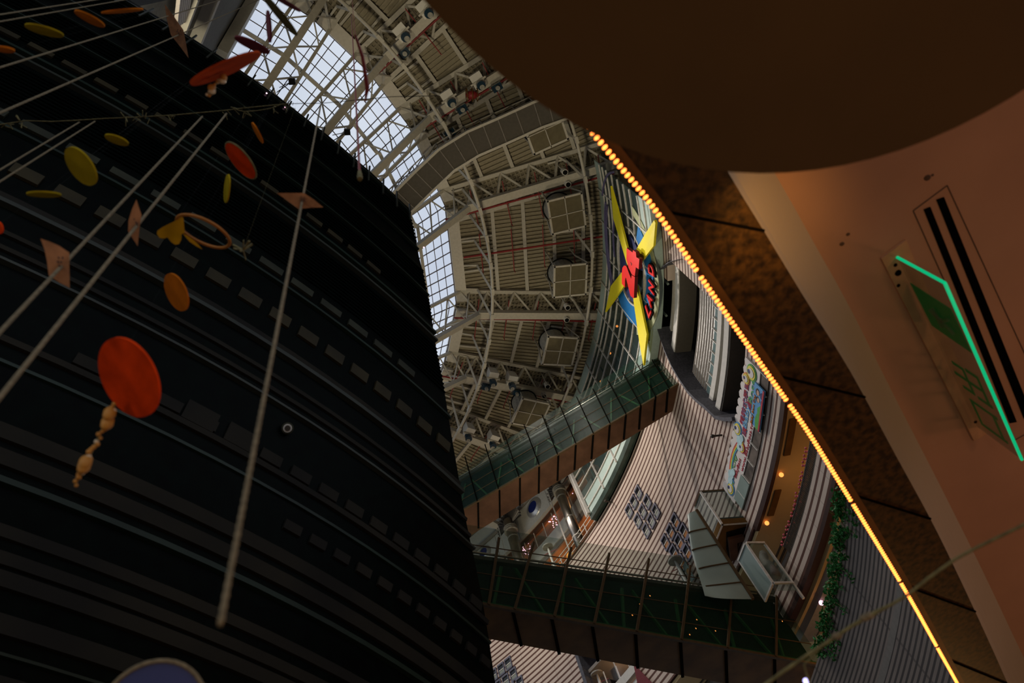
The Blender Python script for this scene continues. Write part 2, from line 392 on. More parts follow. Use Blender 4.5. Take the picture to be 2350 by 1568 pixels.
bayn = ['at the far upper left corner', 'left of the first long truss', 'above the catwalk, second bay', 'above the catwalk, third bay', 'behind the curved catwalk', 'in the middle of the roof with two fan units', 'below the middle truss', 'behind the lamp boxes', 'behind the drum edge']
pur = 0
for i in range(len(TR) - 1):
    a0, a1 = TR[i], TR[i + 1]; am = (a0 + a1) / 2; h = (a1 - a0) / 2
    er = V((cos(rad(am)), sin(rad(am)), 0)); et = V((-sin(rad(am)), cos(rad(am)), 0)); c = V((CX, CY, 0))
    rm0 = RI * cos(rad(h)); rm1 = (RO + 1.2)
    t = thing('roof_deck_panel', 'ribbed cream roof deck bay ' + bayn[i], 'roof deck', c + er * 27 + V((0, 0, ZT)), 'roof deck bays between trusses')
    T = tan(rad(h))
    def P(r, s, z): return c + er * r + et * s + V((0, 0, z))
    b = MB(); b.hexa([P(rm0, -rm0 * T, ZT + .42), P(rm1, -rm1 * T, ZT + .42), P(rm1, rm1 * T, ZT + .42), P(rm0, rm0 * T, ZT + .42),
                      P(rm0, -rm0 * T, ZT + .5), P(rm1, -rm1 * T, ZT + .5), P(rm1, rm1 * T, ZT + .5), P(rm0, rm0 * T, ZT + .5)])
    b.build('deck_sheet', M['deck'], t)
    b = MB(); s_ = -rm1 * T + .8
    while s_ < rm1 * T - .8:
        r0 = max(rm0, abs(s_) / T)
        if rm1 - r0 > .3: b.beam(P(r0, s_, ZT + .35), P(rm1, s_, ZT + .35), .12, .14)
        s_ += .28
    b.build('deck_ribs', M['deck'], t)
    b = MB(); q = rm0
    while q < RO:       # cross ribs in the narrow strips over the trusses
        for sg in (-1, 1):
            s1 = q * T; b.beam(P(q, sg * (s1 - 1.0), ZT + .33), P(q, sg * s1, ZT + .33), .12, .14)
        q += .28
    b.build('edge_ribs', M['deck'], t)
    for rp in (24.0, 26.1, 28.2, 30.3, 32.2):
        s1 = rp * T - 1.0
        pp = MB(); pp.beam(P(rp, -s1, ZT + .12), P(rp, s1, ZT + .12), .10, .34); pp.beam(P(rp, -s1, ZT - .04), P(rp, s1, ZT - .04), .24, .06)
        pp.build('purlin', M['steel'], t)
    s1 = rm0 * T - .35
    pp = MB(); pp.hexa([P(rm0, -s1, ZT - .15), P(rm0 + .75, -s1 - .12, ZT - .15), P(rm0 + .75, s1 + .12, ZT - .15), P(rm0, s1, ZT - .15),
                        P(rm0 - .05, -s1, ZT + .42), P(rm0 + .75, -s1 - .12, ZT + .42), P(rm0 + .75, s1 + .12, ZT + .42), P(rm0 - .05, s1, ZT + .42)])
    pp.build('box_beam', M['fascia'], t)
    for fr in (-.33, .33):
        s2 = fr * 2 * rm0 * T * .5 * 1.0
        pp = MB(); pp.beam(P(rm0 + .7, s2, ZT + .1), P(24.0, s2, ZT + .1), .14, .2); pp.build('trimmer_beam', M['steel'], t)
    # skylight bay: slopes down towards the axis
    sk = tag(thing('window_%d' % (i + 1), None, None, c + er * 18 + V((0, 0, 38))), kind='structure')
    rr0, rr1 = rm0 - .05, 12.5
    def G(r, s, off=0): return P(r, s, ZT + .1 - (rm0 - r) * .93 + off)
    b = MB(); nr = 8
    nc = max(4, int(2 * rm0 * T / .84 + .5))
    for k in range(nc + 1):
        f = -1 + 2 * k / nc; b.beam(G(rr0, f * rr0 * T), G(rr1, f * rr1 * T), .045, .07)
    k = rr0
    while k > rr1:
        b.beam(G(k, -k * T), G(k, k * T), .045, .07); k -= .56
    b.build('glazing_bars', M['bar'], sk)
    b = MB(); b.beam(G(18.9, -18.9 * T, -.25), G(18.9, 18.9 * T, -.25), .2, .26); b.beam(G(15.8, -15.8 * T, -.25), G(15.8, 15.8 * T, -.25), .2, .26)
    b.build('ring_beam', M['steel'], sk)
b = MB(); b.arc(43, 75, 20.5, 36, ZT + .45, ZT + .6, 2); b.arc(-26, 62, 33.5, 36, ZT + .45, ZT + .6, 2); struct(b, 'ceiling_outer', M['deck'])
# curved light rails with brackets
def rail(R, z, a0, a1, label, bstep, boff):
    t = thing('curved_rail', label, 'rail', fp((a0 + a1) / 2, R, z))
    n = int((a1 - a0) / 1.2); b = MB(); b.tube([fp(a0 + (a1 - a0) * k / n, R, z) for k in range(n + 1)], .10, 8); b.build('rail_tube', M['steel'], t, smooth=True)
    a = a0 + boff
    while a < a1:
        b = MB(); b.beam(fp(a, R, z), fp(a - 1.6, R - .5, ZT - .2), .14, .1); b.beam(fp(a - 1.6, R - .5, ZT - .2), fp(a - 1.6, R - 1.6, ZT), .12, .14)
        b.box(fp(a, R, z), (cos(rad(a)), sin(rad(a)), 0), (-sin(rad(a)), cos(rad(a)), 0), (0, 0, 1), .2, .45, .3)
        b.build('bracket', M['steel'], t); a += bstep
rail(23.15, 40.0, -62, 44, 'inner curved cream lighting rail ringing the skylight', 4.6, 2.0)
rail(30.1, 40.6, -34, 36, 'outer curved cream lighting rail near the logo wall', 4.9, 1.0)
# fan units with square grilles
for k, (px, py, nm) in enumerate([(1250, 296, 'highest of the five, half hidden by the brown canopy'), (1300, 490, 'second from top, tilted in the middle bay'), (1308, 643, 'third from top, in the middle bay above the level truss'),
                                  (1285, 805, 'fourth from top, with one darker grille quarter'), (1218, 948, 'lowest of the five, seen through the bridge glass')]):
    p = on_z(px, py, 40.0); a, R, _ = pol(p)
    er = V((cos(rad(a)), sin(rad(a)), 0)); et = V((-sin(rad(a)), cos(rad(a)), 0)); ez = V((0, 0, 1))
    t = thing('ceiling_fan_unit', 'square roof fan unit, ' + nm, 'fan unit', p, 'square fan units under the roof')
    b = MB(); b.box(p, er, et, ez, 2.15, 2.15, .12); b.build('grille', M['grille'], t)
    b = MB()
    for q in (-1.1, 0, 1.1):
        wq = .12 if q else .05
        b.box(p + er * q - ez * .05, er, et, ez, wq, 2.3, .16); b.box(p + et * q - ez * .05, er, et, ez, 2.3, wq, .16)
    b.build('grille_frame', M['steel'], t)
    b = MB(); b.tube([p + ez * .3 + er * -.2, p + ez * 1.5 + er * -.2], .92, 20); b.build('fan_drum', M['drum'], t, smooth=False)
    b = MB(); b.tube([p + ez * 1.5 - er * .2 + (er * cos(q * pi / 12) + et * sin(q * pi / 12)  ) * .96 for q in range(24)], .05, 6, closed=True); b.build('drum_rim', M['black'], t)
    for sx in (-1, 1):
        for sy in (-1, 1):
            b = MB(); b.beam(p + er * 1.15 * sx + et * 1.15 * sy, p + er * .9 * sx + et * .9 * sy + ez * 1.9, .08, .08)
            b.beam(p + er * .9 * sx + et * .9 * sy + ez * 1.9, p + er * .9 * sx + et * .9 * sy + ez * 3.3, .08, .08); b.build('hanger', M['steel'], t)
# lamp boxes hung from the trusses
LB = [(1132, 868, 'left of the pair on the lower truss'), (1176, 876, 'right of the pair on the lower truss'), (1077, 995, 'low beside the drum edge'), (1133, 1012, 'half behind the bridge glass'),
      (923, 76, 'topmost, alone on its truss'), (1030, 226, 'left of the pair above the catwalk'), (1097, 186, 'right of the pair above the catwalk'), (976, 22, 'at the very top beside the brown canopy')]
for k, (px, py, nm) in enumerate(LB):
    p = on_z(px, py, 41.0); a = pol(p)[0]; er = V((cos(rad(a)), sin(rad(a)), 0)); et = V((-sin(rad(a)), cos(rad(a)), 0)); ez = V((0, 0, 1))
    t = thing('truss_lamp', 'white box floodlight ' + nm, 'lamp', p, 'box floodlights on the roof trusses')
    b = MB(); X, Y = er * .35, et * .45
    b.hexa([p - X - Y, p + X - Y, p + X + Y * .8, p - X + Y * .8, p - X * .8 - Y * .7 + ez * 1.0, p + X * .8 - Y * .7 + ez * 1.0, p + X * .8 + Y * .5 + ez * 1.0, p - X * .8 + Y * .5 + ez * 1.0])
    hs = b.build('housing', M['box'], t)
    b = MB(); b.tube([p + Y * .5, p + Y * .5 - ez * .45], .26, 12); b.build('lens_hood', M['lens'], hs)
    b = MB(); b.tube([p + Y * .5 - ez * .46 + et * .1, p + Y * .5 - ez * .5 + et * .1], .15, 12); b.build('lamp_face', M['drum'], hs)
    b = MB(); b.beam(p + ez * 1.0, p + ez * 2.4, .1, .1); b.build('hanger', M['steel'], t); b = MB(); b.beam(p - er * .5 - ez * .05, p + er * .5 - ez * .05, .1, .1); b.build('yoke', M['steel'], t)
# small spotlights
for px, py, nm in [(1297, 396, 'upper of two beside the tilted fan unit'), (1304, 424, 'lower of two beside the tilted fan unit'), (1303, 707, 'on the level truss'), (1301, 735, 'just under the level truss'), (1257, 888, 'upper of two near the bridge'), (1249, 910, 'lower of two near the bridge')]:
    p = on_z(px, py, 41.3); b = MB(); b.cur = 0; b.tube([p + V((.0, 0, .45)), p], .2, 10); b.cur = 1; b.tube([p + V((0, 0, -.03)), p + V((0, 0, .03))], .16, 10); b.cur = 0; b.beam(p + V((0, 0, .4)), p + V((0, 0, 1.9)), .06, .06)
    one(b, 'spotlight', [M['box'], M['black']], 'small cream can spotlight ' + nm, 'spotlight', 'can spotlights on the trusses')
# hanging projectors in dark blue
for px, py, nm in [(928, 122, 'left of the three above the catwalk'), (1060, 250, 'below the yellow red reel'), (1140, 200, 'right of the yellow red reel'), (1032, 305, 'at the catwalk elbow'), (1115, 888, 'under the left lamp box'), (1185, 900, 'under the right lamp box')]:
    p = on_z(px, py, 41.0); a = pol(p)[0]; er = V((cos(rad(a)), sin(rad(a)), 0)); et = V((-sin(rad(a)), cos(rad(a)), 0)); ez = V((0, 0, 1))
    t = thing('stage_projector', 'dark blue stage projector ' + nm, 'projector', p, 'blue projectors on the trusses')
    b = MB(); b.box(p, er, et, ez, .6, .4, .35); b.build('projector_body', M['lens'], t)
    b = MB(); b.tube([p - ez * .17, p - ez * .4], .13, 10); b.build('projector_lens', M['drum'], t)
    b = MB(); b.beam(p + er * .35, p + er * .35 + ez * .9, .05, .05); b.beam(p - er * .35, p - er * .35 + ez * .9, .05, .05); b.beam(p - er * .35 + ez * .9, p + er * .35 + ez * .9, .05, .05); b.build('projector_yoke', M['steel'], t)
p = on_z(1083, 218, 40.9); t = thing('cable_reel', 'red and yellow cable reel hung on a truss above the catwalk', 'reel', p)
b = MB(); b.ball(p, .36, 12, 8, (1, .7, .7)); b.build('cable_coil', M['red'], t)
for k in range(3):
    b = MB(); b.tube([p + V((-.3 + .3 * k, .36 * cos(q * pi / 6), .36 * sin(q * pi / 6))) for q in range(12)], .03, 5, closed=True); b.build('reel_hoop', M['brass'], t)
# red sprinkler pipes
for k, (a, r0, r1, nm) in enumerate([(-4.4, 21.7, 32.0, 'crossing the middle bay'), (7.6, 21.0, 32.5, 'along the level truss'), (-12.0, 21.0, 32.5, 'along the truss below the catwalk'),
                                     (20.6, 21.0, 32.5, 'along the lamp box truss'), (-27.6, 21.0, 31.5, 'along the truss above the catwalk'), (-38.0, 21.0, 30.5, 'along the second truss from the grey wall'), (32.2, 21, 31, 'along the lowest visible truss')]):
    z = 42.3; t = thing('sprinkler_pipe', 'thin dark red sprinkler pipe ' + nm, 'pipe', fp(a, 26, z), 'red sprinkler pipes under the roof')
    b = MB(); b.tube([fp(a, r0, z), fp(a, r1, z)], .07, 6); b.build('main_pipe', M['red'], t)
    q = r0 + 1.2 + (k % 3) * .4
    while q < r1:
        c0 = fp(a, q, z); et = V((-sin(rad(a)), cos(rad(a)), 0)); b = MB(); b.tube([c0 - et * 1.5, c0 + et * 1.5], .035, 5); b.tube([c0 + et * 1.5, c0 + et * 1.5 - V((0, 0, .3))], .035, 5); b.build('branch_pipe', M['red'], t); q += 2.15
# catwalk
cp = [on_z(px, py, 39.3) for px, py in [(905, 482), (930, 458), (973, 415), (1025, 366), (1085, 329), (1152, 300), (1233, 263), (1292, 242), (1380, 205)]]
t = thing('curved_catwalk', 'curved grey service catwalk crossing from skylight to canopy edge', 'catwalk', cp[4])
sm = []
for i in range(len(cp) - 1):
    for k in range(4): sm.append(cp[i].lerp(cp[i + 1], k / 4))
sm.append(cp[-1]); N = len(sm)
def nrm(i):
    d = (sm[min(i + 1, N - 1)] - sm[max(i - 1, 0)]); d.z = 0; d.normalize(); return V((-d.y, d.x, 0))
for k_, (off, z, wd, hh, nm) in enumerate([(.75, 0, .14, .3, 'edge_beam'), (-.75, 0, .14, .3, 'edge_beam'), (.8, 1.1, .06, .06, 'handrail'), (-.8, 1.1, .06, .06, 'handrail')]):
    b = MB()
    for i in range(N - 1): b.beam(sm[i] + nrm(i) * off + V((0, 0, z)), sm[i + 1] + nrm(i + 1) * off + V((0, 0, z)), wd, hh)
    b.build(nm, M['steel'], t)
b = MB()
for i in range(N - 1):
    a_, c_ = sm[i], sm[i + 1]; b.hexa([a_ - nrm(i) * .7, c_ - nrm(i + 1) * .7, c_ + nrm(i + 1) * .7, a_ + nrm(i) * .7] + [q + V((0, 0, .05)) for q in (a_ - nrm(i) * .7, c_ - nrm(i + 1) * .7, c_ + nrm(i + 1) * .7, a_ + nrm(i) * .7)])
b.build('walk_deck', M['soffit_dark'], t)
for i in range(0, N, 2):
    b = MB(); b.beam(sm[i] - nrm(i) * .8, sm[i] + nrm(i) * .8, .05, .1)
    for sg in (-1, 1):
        b.beam(sm[i] + nrm(i) * .8 * sg, sm[i] + nrm(i) * .8 * sg + V((0, 0, 1.1)), .05, .05)
        if i + 2 < N: b.beam(sm[i] + nrm(i) * .8 * sg, sm[i + 2] + nrm(i + 2) * .8 * sg + V((0, 0, 1.1)), .045, .045)
    b.build('cross_frame', M['grey'], t)
for i in (4, 14, 24):
    b = MB(); b.beam(sm[i], sm[i] + V((0, 0, ZT - 39.3)), .1, .1); b.build('hanger_rod', M['steel'], t)
# two small camera boxes seen against the skylight
for px, py, nm in [(670, 187, 'upper left one'), (797, 303, 'lower right one')]:
    p = on_z(px, py, 39.0); b = MB(); b.box(p, (1, 0, 0), (0, 1, 0), (0, 0, 1), .32, .3, .25); b.beam(p, p + V((-.9, .6, .6)), .04, .04); b.beam(p, p + V((-.9, .6, 2.2)), .03, .03)
    one(b, 'skylight_camera', M['black'], 'small dark box hanging against the skylight, ' + nm, 'camera', 'small boxes against the skylight')

# end wall of the roof hall (grey, with ledges), a radial wall at the drum's far end
A_ = fp(-58.2, 8, 0); B_ = fp(-58.2, 24, 0)
b = MB(); a0 = fp(-58.4, 6, 22); 
e1 = fp(-58.3, 7, 0); e2 = fp(-58.3, 21.2, 0); nr_ = V(((e2 - e1).y, -(e2 - e1).x, 0)).normalized()
b.hexa([V((e1.x, e1.y, 18)), V((e2.x, e2.y, 18)), V((e2.x, e2.y, 18)) + nr_ * .4, V((e1.x, e1.y, 18)) + nr_ * .4] + [V((e1.x, e1.y, 28)), V((e2.x, e2.y, 43)), V((e2.x, e2.y, 43)) + nr_ * .4, V((e1.x, e1.y, 28)) + nr_ * .4])
struct(b, 'wall_north', M['greywall'])
for (p0, p1, wd, nm) in [((492, -10), (440, 118), .5, 'nearer the skylight'), ((441, -8), (402, 96), .3, 'farther from the skylight')]:
    q0 = on_vp(*p0, e1 - nr_ * .2, e2 - nr_ * .2); q1 = on_vp(*p1, e1 - nr_ * .2, e2 - nr_ * .2); b = MB(); b.beam(q0, q1, .4, wd)
    one(b, 'wall_ledge', M['white'], 'pale sloping ledge on the grey end wall, ' + nm, 'ledge', 'ledges of the grey end wall')
q0 = on_vp(588, -12, e1 - nr_ * .3, e2 - nr_ * .3); q1 = on_vp(506, 132, e1 - nr_ * .3, e2 - nr_ * .3)
b = MB(); b.beam(q0, q1, .5, .9); one(b, 'edge_beam', M['white'], 'pale grey edge beam between skylight and grey end wall', 'beam')
for k in range(6):
    q0 = on_vp(404 + k * 4.5, 50 - k * 3 + 10, e1 - nr_ * .25, e2 - nr_ * .25); q1 = on_vp(412 + k * 4.5, -12, e1 - nr_ * .25, e2 - nr_ * .25)
    b = MB(); b.beam(q0, q1, .1, .12); one(b, 'louvre_slat', M['board'], 'thin white slat in the vent of the grey end wall, ' + ['leftmost', 'second from left', 'third from left', 'third from right', 'second from right', 'rightmost'][k], 'slat', 'white vent slats on the grey end wall')

# =================================================================== THE DARK DRUM (lower part of a sphere)
ZTOP = 14.9
def RS(z): return sqrt(22 ** 2 - (min(z, 16) - 16) ** 2)
_ed = [(0.0, -14), (4.0, -22.5), (6.3, -29.8), (7.55, -32.9), (8.0, -34.0), (9.1, -35.7), (10.6, -37.5), (13.1, -39.3), (14.9, -39.9)]
def AE(z):
    for (z0, a0), (z1, a1) in zip(_ed, _ed[1:]):
        if z <= z1: return a0 + (a1 - a0) * (z - z0) / (z1 - z0)
    return _ed[-1][1]
def on_drum(px, py):
    d = ray(px, py); t = .0005
    while t < .06:
        q = d * t
        if hypot(q.x - CX, q.y - CY) < RS(q.z): return pol(q)
        t += .00002
    return None
def band(z0, z1, out, a0=-140, inn=.05, step=1.6, a1=None, mb=None, stop=0.0):
    b = mb or MB(); e = (AE((z0 + z1) / 2) if a1 is None else a1) - stop
    b.arc(a0, e, RS(z0) - inn, RS(z0) + out, z0, z1, step, RS(z1) - inn, RS(z1) + out); return b
t = thing('drum_building', 'huge blackish round building bulging overhead on the left with dim ledges', 'building', fp(-60, 21, -1.6))
b = MB(); zs = [-1.6 + k * (ZTOP + 1.6) / 44 for k in range(45)]; n = 60; vs = []; fs = []
for z in zs:
    e = AE(max(z, 0))
    for k in range(n + 1): vs.append(fp(-150 + (e + 150) * k / n, RS(z), z))
    vs.append(fp(e, RS(z) - 3, z)); vs.append(fp(-150, RS(z) - 3, z))
m_ = n + 3
for i in range(len(zs) - 1):
    for k in range(m_): fs.append((i * m_ + k, i * m_ + (k + 1) % m_, (i + 1) * m_ + (k + 1) % m_, (i + 1) * m_ + k))
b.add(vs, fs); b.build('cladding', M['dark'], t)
b = MB(); b.arc(-150, -39.9, 8, 22.0, ZTOP - .02, ZTOP + .1, 3); b.build('flat_roof', M['black'], t)
spec = [(14.75, .06, .03, 'ledge'), (13.16, .035, .04, 'ledge'), (12.5, .015, .02, 'ledge'), (11.82, .03, .03, 'ledge'), (10.88, .05, .05, 'ledge'), (10.70, .045, .06, 'ledge_w'),
        (9.32, .035, .04, 'ledge'), (8.24, .05, .06, 'ledge_w'), (8.35, .10, .0, 'ledge_b'), (7.9, .05, .02, 'ledge_b'), (7.57, .028, .05, 'ledge_w'), (7.72, .05, .02, 'ledge_b'),
        (6.80, .06, .03, 'ledge_b'), (6.6, .03, .02, 'ledge'), (6.02, .07, .03, 'ledge_b'), (5.82, .07, .03, 'ledge_b'), (5.64, .045, .05, 'ledge'), (5.3, .05, .02, 'ledge_b'), (5.12, .05, .02, 'ledge_b'),
        (4.98, .06, .03, 'ledge_b'), (4.7, .07, .03, 'ledge_b'), (4.52, .02, .03, 'ledge'), (4.34, .06, .03, 'ledge_b'), (4.08, .06, .03, 'ledge_b'), (3.85, .05, .03, 'ledge_b')]
for z, h, o, mm in spec:
    if z < 6.1 and mm == 'ledge_b': h *= 1.8
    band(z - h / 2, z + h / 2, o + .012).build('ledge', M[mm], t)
# fine louvre bands between the ledges
for (z0, z1, cnt) in [(13.5, 14.4, 7), (11.2, 11.7, 7), (12.0, 12.45, 5), (9.75, 10.55, 12)]:
    b = MB()
    for k in range(cnt):
        z = z0 + (z1 - z0) * k / max(1, cnt - 1); band(z, z + .018, .02, mb=b)
    b.build('louvre_band', M['louver'], t)
# rows of blind-covered windows (parts of the building)
for (z, h, a_s, a_e, w_, gp, mm) in [(11.17, .11, -58, -41.6, .80, 1.12, 'dimwin'), (9.52, .12, -58, -38.2, 1.0, 1.42, 'dimwin_g'), (8.77, .17, -57, -35.8, .85, 1.28, 'dimwin'),
                                   (6.92, .12, -50, -32.4, .82, 1.25, 'ledge_b'), (6.34, .10, -42, -30.4, .7, 1.1, 'ledge_b'), (6.95, .22, -46.6, -43.6, 1.1, 1.5, 'ledge_b')]:
    a = a_s
    while a < a_e:
        b = MB(); b.arc(a, a + w_, RS(z - h / 2) - .02, RS(z - h / 2) + .035, z - h / 2, z + h / 2, .5, RS(z + h / 2) - .02, RS(z + h / 2) + .035)
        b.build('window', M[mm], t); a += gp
# glass balustrade on the rim: slim posts as parts
for k in range(26):
    a = -66 + k * 1.04
    b = MB(); z = 14.2; b.beam(fp(a, RS(z) + .05, z), fp(a, 22.05, ZTOP + .25), .03, .03); b.build('rim_bracket', M['ledge_w'], t)
q = on_drum(660, 983)
p = fp(q[0], q[1], q[2]); dr = V((cos(rad(q[0])), sin(rad(q[0])), 0)); nd = -ray(660, 983).normalized()
t2 = thing('drum_spotlight', 'small round cream spotlight alone on the dark drum face', 'spotlight', p)
b = MB(); b.tube([p, p + nd * .12], .075, 14); b.build('can', M['dimwin_g'], t2)
b = MB(); b.tube([p + nd * .12, p + nd * .14], .055, 14); b.build('rim', M['mull'], t2); b = MB(); b.tube([p + nd * .13, p + nd * .15], .035, 12); b.build('bulb', M['frame_dark'], t2)
for px, py in [(610, 217), (652, 249), (970, 570)]:
    q = on_drum(px, py) or (AE(14), 21.9, 14); p = fp(q[0], q[1] + .03, q[2]); b = MB(); b.ball(p, .016, 8, 6)
    one(b, 'signal_bulb', M['bulbp'], 'tiny white point lamp on the upper face of the drum, ' + {610: 'leftmost', 652: 'beside the garland end', 970: 'at its right hand edge'}[px], 'lamp', 'tiny point lamps on the dark drum')

# =================================================================== OUTER WALL
RW = 31.5
# striped wall pieces
b = MB(); b.arc(1.75, 35.4, RW, RW + .5, 26.0, 31.75, 1.0); b.arc(35.4, 62, RW, RW + .5, 19.7, 31.75, 1.0); b.arc(-25, 28.8, RW, RW + .5, 19.95, 23.0, 1.0)
b.arc(1.4, 26.5, RW, RW + .5, 23.0, 26.0, 1.0); b.arc(26.5, 28.8, RW, RW + .5, 23.0, 26.0, 1.0) ; b.arc(28.8, 35.4, RW, RW + .5, 25.9, 26.0, 1.0)
b.arc(-25, -9.5, RW, RW + .5, 23.0, 32.0, 1.0)
b.arc(-9.6, -7.0, RW, RW + .5, 31.4, 32.0, 1.0)
struct(b, 'wall_east', M['stripe'])
b = MB(); b.wallpoly([(28.8, 19.9), (35.4, 19.9), (35.4, 20.1), (28.8, 20.1)], RW, RW + .5)
# opening at the lower left with granite reveal is cut between 26.5..35.4 deg and z 20..25.9 (filled below)
# curved opening on the right: granite reveal following the measured outline
ol = [wz(px, py) for px, py in [(1527, 617), (1519, 690), (1517, 751), (1533, 800), (1550, 837), (1568, 868), (1587, 895), (1606, 914), (1624, 928), (1651, 953), (1672, 957), (1690, 956)]]
t = thing('curved_window_surround', 'dark granite curved surround of the big recessed window bay by the logo', 'window surround', fp(0, RW, 27))
def strip(pts, off, r0, r1):
    mb = MB()
    for (a0, z0), (a1, z1) in zip(pts, pts[1:]):
        o0 = off; mb.add([fp(a0, r0, z0), fp(a1, r0, z1), fp(a1, r1, z1), fp(a0, r1, z0), fp(a0 + o0[0], r0, z0 + o0[1]), fp(a1 + o0[0], r0, z1 + o0[1]), fp(a1 + o0[0], r1, z1 + o0[1]), fp(a0 + o0[0], r1, z0 + o0[1])],
                         [(0, 1, 2, 3), (7, 6, 5, 4), (0, 4, 5, 1), (1, 5, 6, 2), (2, 6, 7, 3), (3, 7, 4, 0)])
    return mb
strip(ol[2:], (.25, -.12), RW - .25, RW + 2.0).build('lower_reveal', M['granite'], t)
arc2 = [wz(px, py) for px, py in [(1526, 617), (1534, 608), (1545, 600), (1556, 596), (1566, 594)]]
strip(arc2, (.1, .14), RW - .25, RW + 1.5).build('upper_reveal', M['granite'], t)
# wall to the left of the curve (between outline and 1.75 deg)
mb = MB()
for (a0, z0), (a1, z1) in zip(ol[2:], ol[3:]):
    if a0 < 1.9: mb.wallpoly([(a0 + .22, z0), (a1 + .22, z1), (3.0, z1), (3.0, z0)], RW + .02, RW + .4)
struct(mb, 'wall_east_return', M['stripe'])
# recess: floors as horizontal bands (white fascia, grey soffit) and windows
def xz(x, y=800, R=32.0): return wz(x, y, R)[1]
t = thing('recessed_window_bay', 'recessed window bay with white floor edges and ribbed panels right of the logo', 'window bay', fp(-3, 33, 27))
def ring(zlo, zhi, r0, r1, m_, nm, a0=-16, a1=3.0): b = MB(); b.arc(a0, a1, r0, r1, zlo, zhi, 1.0); return b.build(nm, m_, t)
ring(22.9, 33.0, 34.2, 34.4, M['louver'], 'back_wall')
ring(30.95, 31.15, 32.0, 34.2, M['grey'], 'floor_soffit'); 
ring(31.75, 31.95, 32.0, 32.3, M['white'], 'floor_edge'); ring(30.55, 31.0, 31.75, 32.1, M['white'], 'floor_edge'); ring(31.1, 31.7, 32.6, 32.7, M['black'], 'dark_gap')
ring(30.5, 30.55, 31.8, 32.75, M['soffit_dark'], 'floor_soffit')
ring(29.2, 30.6, 32.9, 33.0, M['black'], 'dark_gap')
for k in range(14):
    ring(28.95 - k * .13, 29.01 - k * .13, 32.2, 32.35, M['silver'] if k % 2 else M['grey'], 'ribbed_panel', -16, 1.8)
ring(27.0, 29.2, 32.35, 32.45, M['grey'], 'panel_backing', -16, 1.8)
ring(26.55, 27.15, 32.15, 32.3, M['teawin'], 'window_strip')
for k in range(9):
    a = -9.0 + k * 1.15; b = MB(); b.wallpoly([(a, 26.5), (a + .06, 26.5), (a + .06, 27.2), (a, 27.2)], 32.05, 32.15); b.build('window_mullion', M['mull'], t)
ring(26.1, 26.5, 31.95, 32.3, M['white'], 'floor_edge'); ring(25.9, 26.1, 32.2, 33, M['black'], 'dark_gap')
ring(25.55, 25.68, 31.95, 32.2, M['white'], 'floor_edge'); ring(25.0, 25.45, 31.75, 32.1, M['white'], 'floor_edge')
ring(24.9, 24.95, 31.8, 32.75, M['soffit_dark'], 'floor_soffit')
ring(23.0, 24.8, 32.8, 32.9, M['dgreen'], 'green_panel')
# roof-level back wall behind everything
b = MB(); b.arc(-30, 62, 35.6, 36.0, 19, 44, 2); struct(b, 'wall_outer', M['interior'])
b = MB(); b.arc(-150, -26, 32.4, 33, 14, 44, 3); b.arc(62, 150, 32.4, 33, -1.6, 44, 3); struct(b, 'wall_outer_far', M['interior'])
b = MB(); b.arc(-30, 62, 33.2, 33.6, 41.9, 43.7, 2); struct(b, 'wall_roof_edge', M['deck'])
# window clusters
def window(a, z, label, group, kind, R=RW):
    t = thing('square_window', label, 'window', fp(a, R, z - .42), group)
    h, da = .43, .52
    b = MB(); rr0, rr1 = R - .10, R + .02
    for (x0, x1, z0, z1) in [(-da, da, -h, -h + .11), (-da, da, h - .11, h), (-da, -da + .11, -h, h), (da - .11, da, -h, h)]:
        b.wallpoly([(a + x0, z + z0), (a + x1, z + z0), (a + x1, z + z1), (a + x0, z + z1)], rr0, rr1)
    t = b.build('frame', M['winframe'], t)
    b = MB(); b.wallpoly([(a - .4, z - .36), (a + .44, z - .36), (a + .44, z - .04), (a - .44, z - .04)], R - .04, R); b.build('lower_pane', M['winorange'] if kind == 2 else M['winpane'], t)
    b = MB(); b.wallpoly([(a - .4, z), (a + .44, z), (a + .44, z + .36), (a - .44, z + .36)], R - .03, R); b.build('upper_pane', M['winblack'], t)
    b = MB(); b.wallpoly([(a - .4, z - .04), (a + .4, z - .04), (a + .4, z + .01), (a - .4, z + .01)], R - .07, R); b.build('transom', M['mull'], t)
rown = ['top row', 'middle row', 'bottom row']; cn = ['right hand', 'centre', 'left hand']
for cz, (zl, al, kind, nm) in enumerate([((29.44, 28.27, 27.19), ((16.96, 18.32, 19.68), (16.43, 17.79, 19.14), (15.98, 17.29, 18.66)), 1, 'upper window cluster on the striped wall'),
                                        ((25.3, 24.32, 23.45), ((14.16, 15.55, 16.97), (13.83, 15.19, 16.6), (13.55, 14.92, 16.31)), 2, 'amber lit window cluster beside the teal glass screen'),
                                        ((29.13, 28.17, 27.3), ((45.78, 47.01, 48.3), (45.39, 46.7, 48.0), (44.75, 46.1, 47.5)), 1, 'window cluster at the bottom edge under the lower bridge')]):
    for r in range(3):
        for k in range(3):
            window(al[r][k], zl[r], 'small square window, %s %s of the %s' % (cn[k], rown[r], nm), ['windows of the upper cluster', 'windows of the amber cluster', 'windows of the bottom cluster'][cz], kind)
# bead lights along the wall top
t = thing('string_lights', 'row of small pale lamps along the top edge of the striped wall', 'lights', fp(20, RW, 31.8))
b = MB(); b.arc(2.5, 34, RW - .1, RW + .5, 31.75, 31.85, 1); b.build('wall_coping', M['brown'], t)
for k in range(34):
    a = 10.0 + k * .42 * (1 + .2 * sin(k * 2.3)); b = MB(); b.ball(fp(a, RW - .12, 31.86), .07, 8, 6); b.build('bulb', M['board'], t)

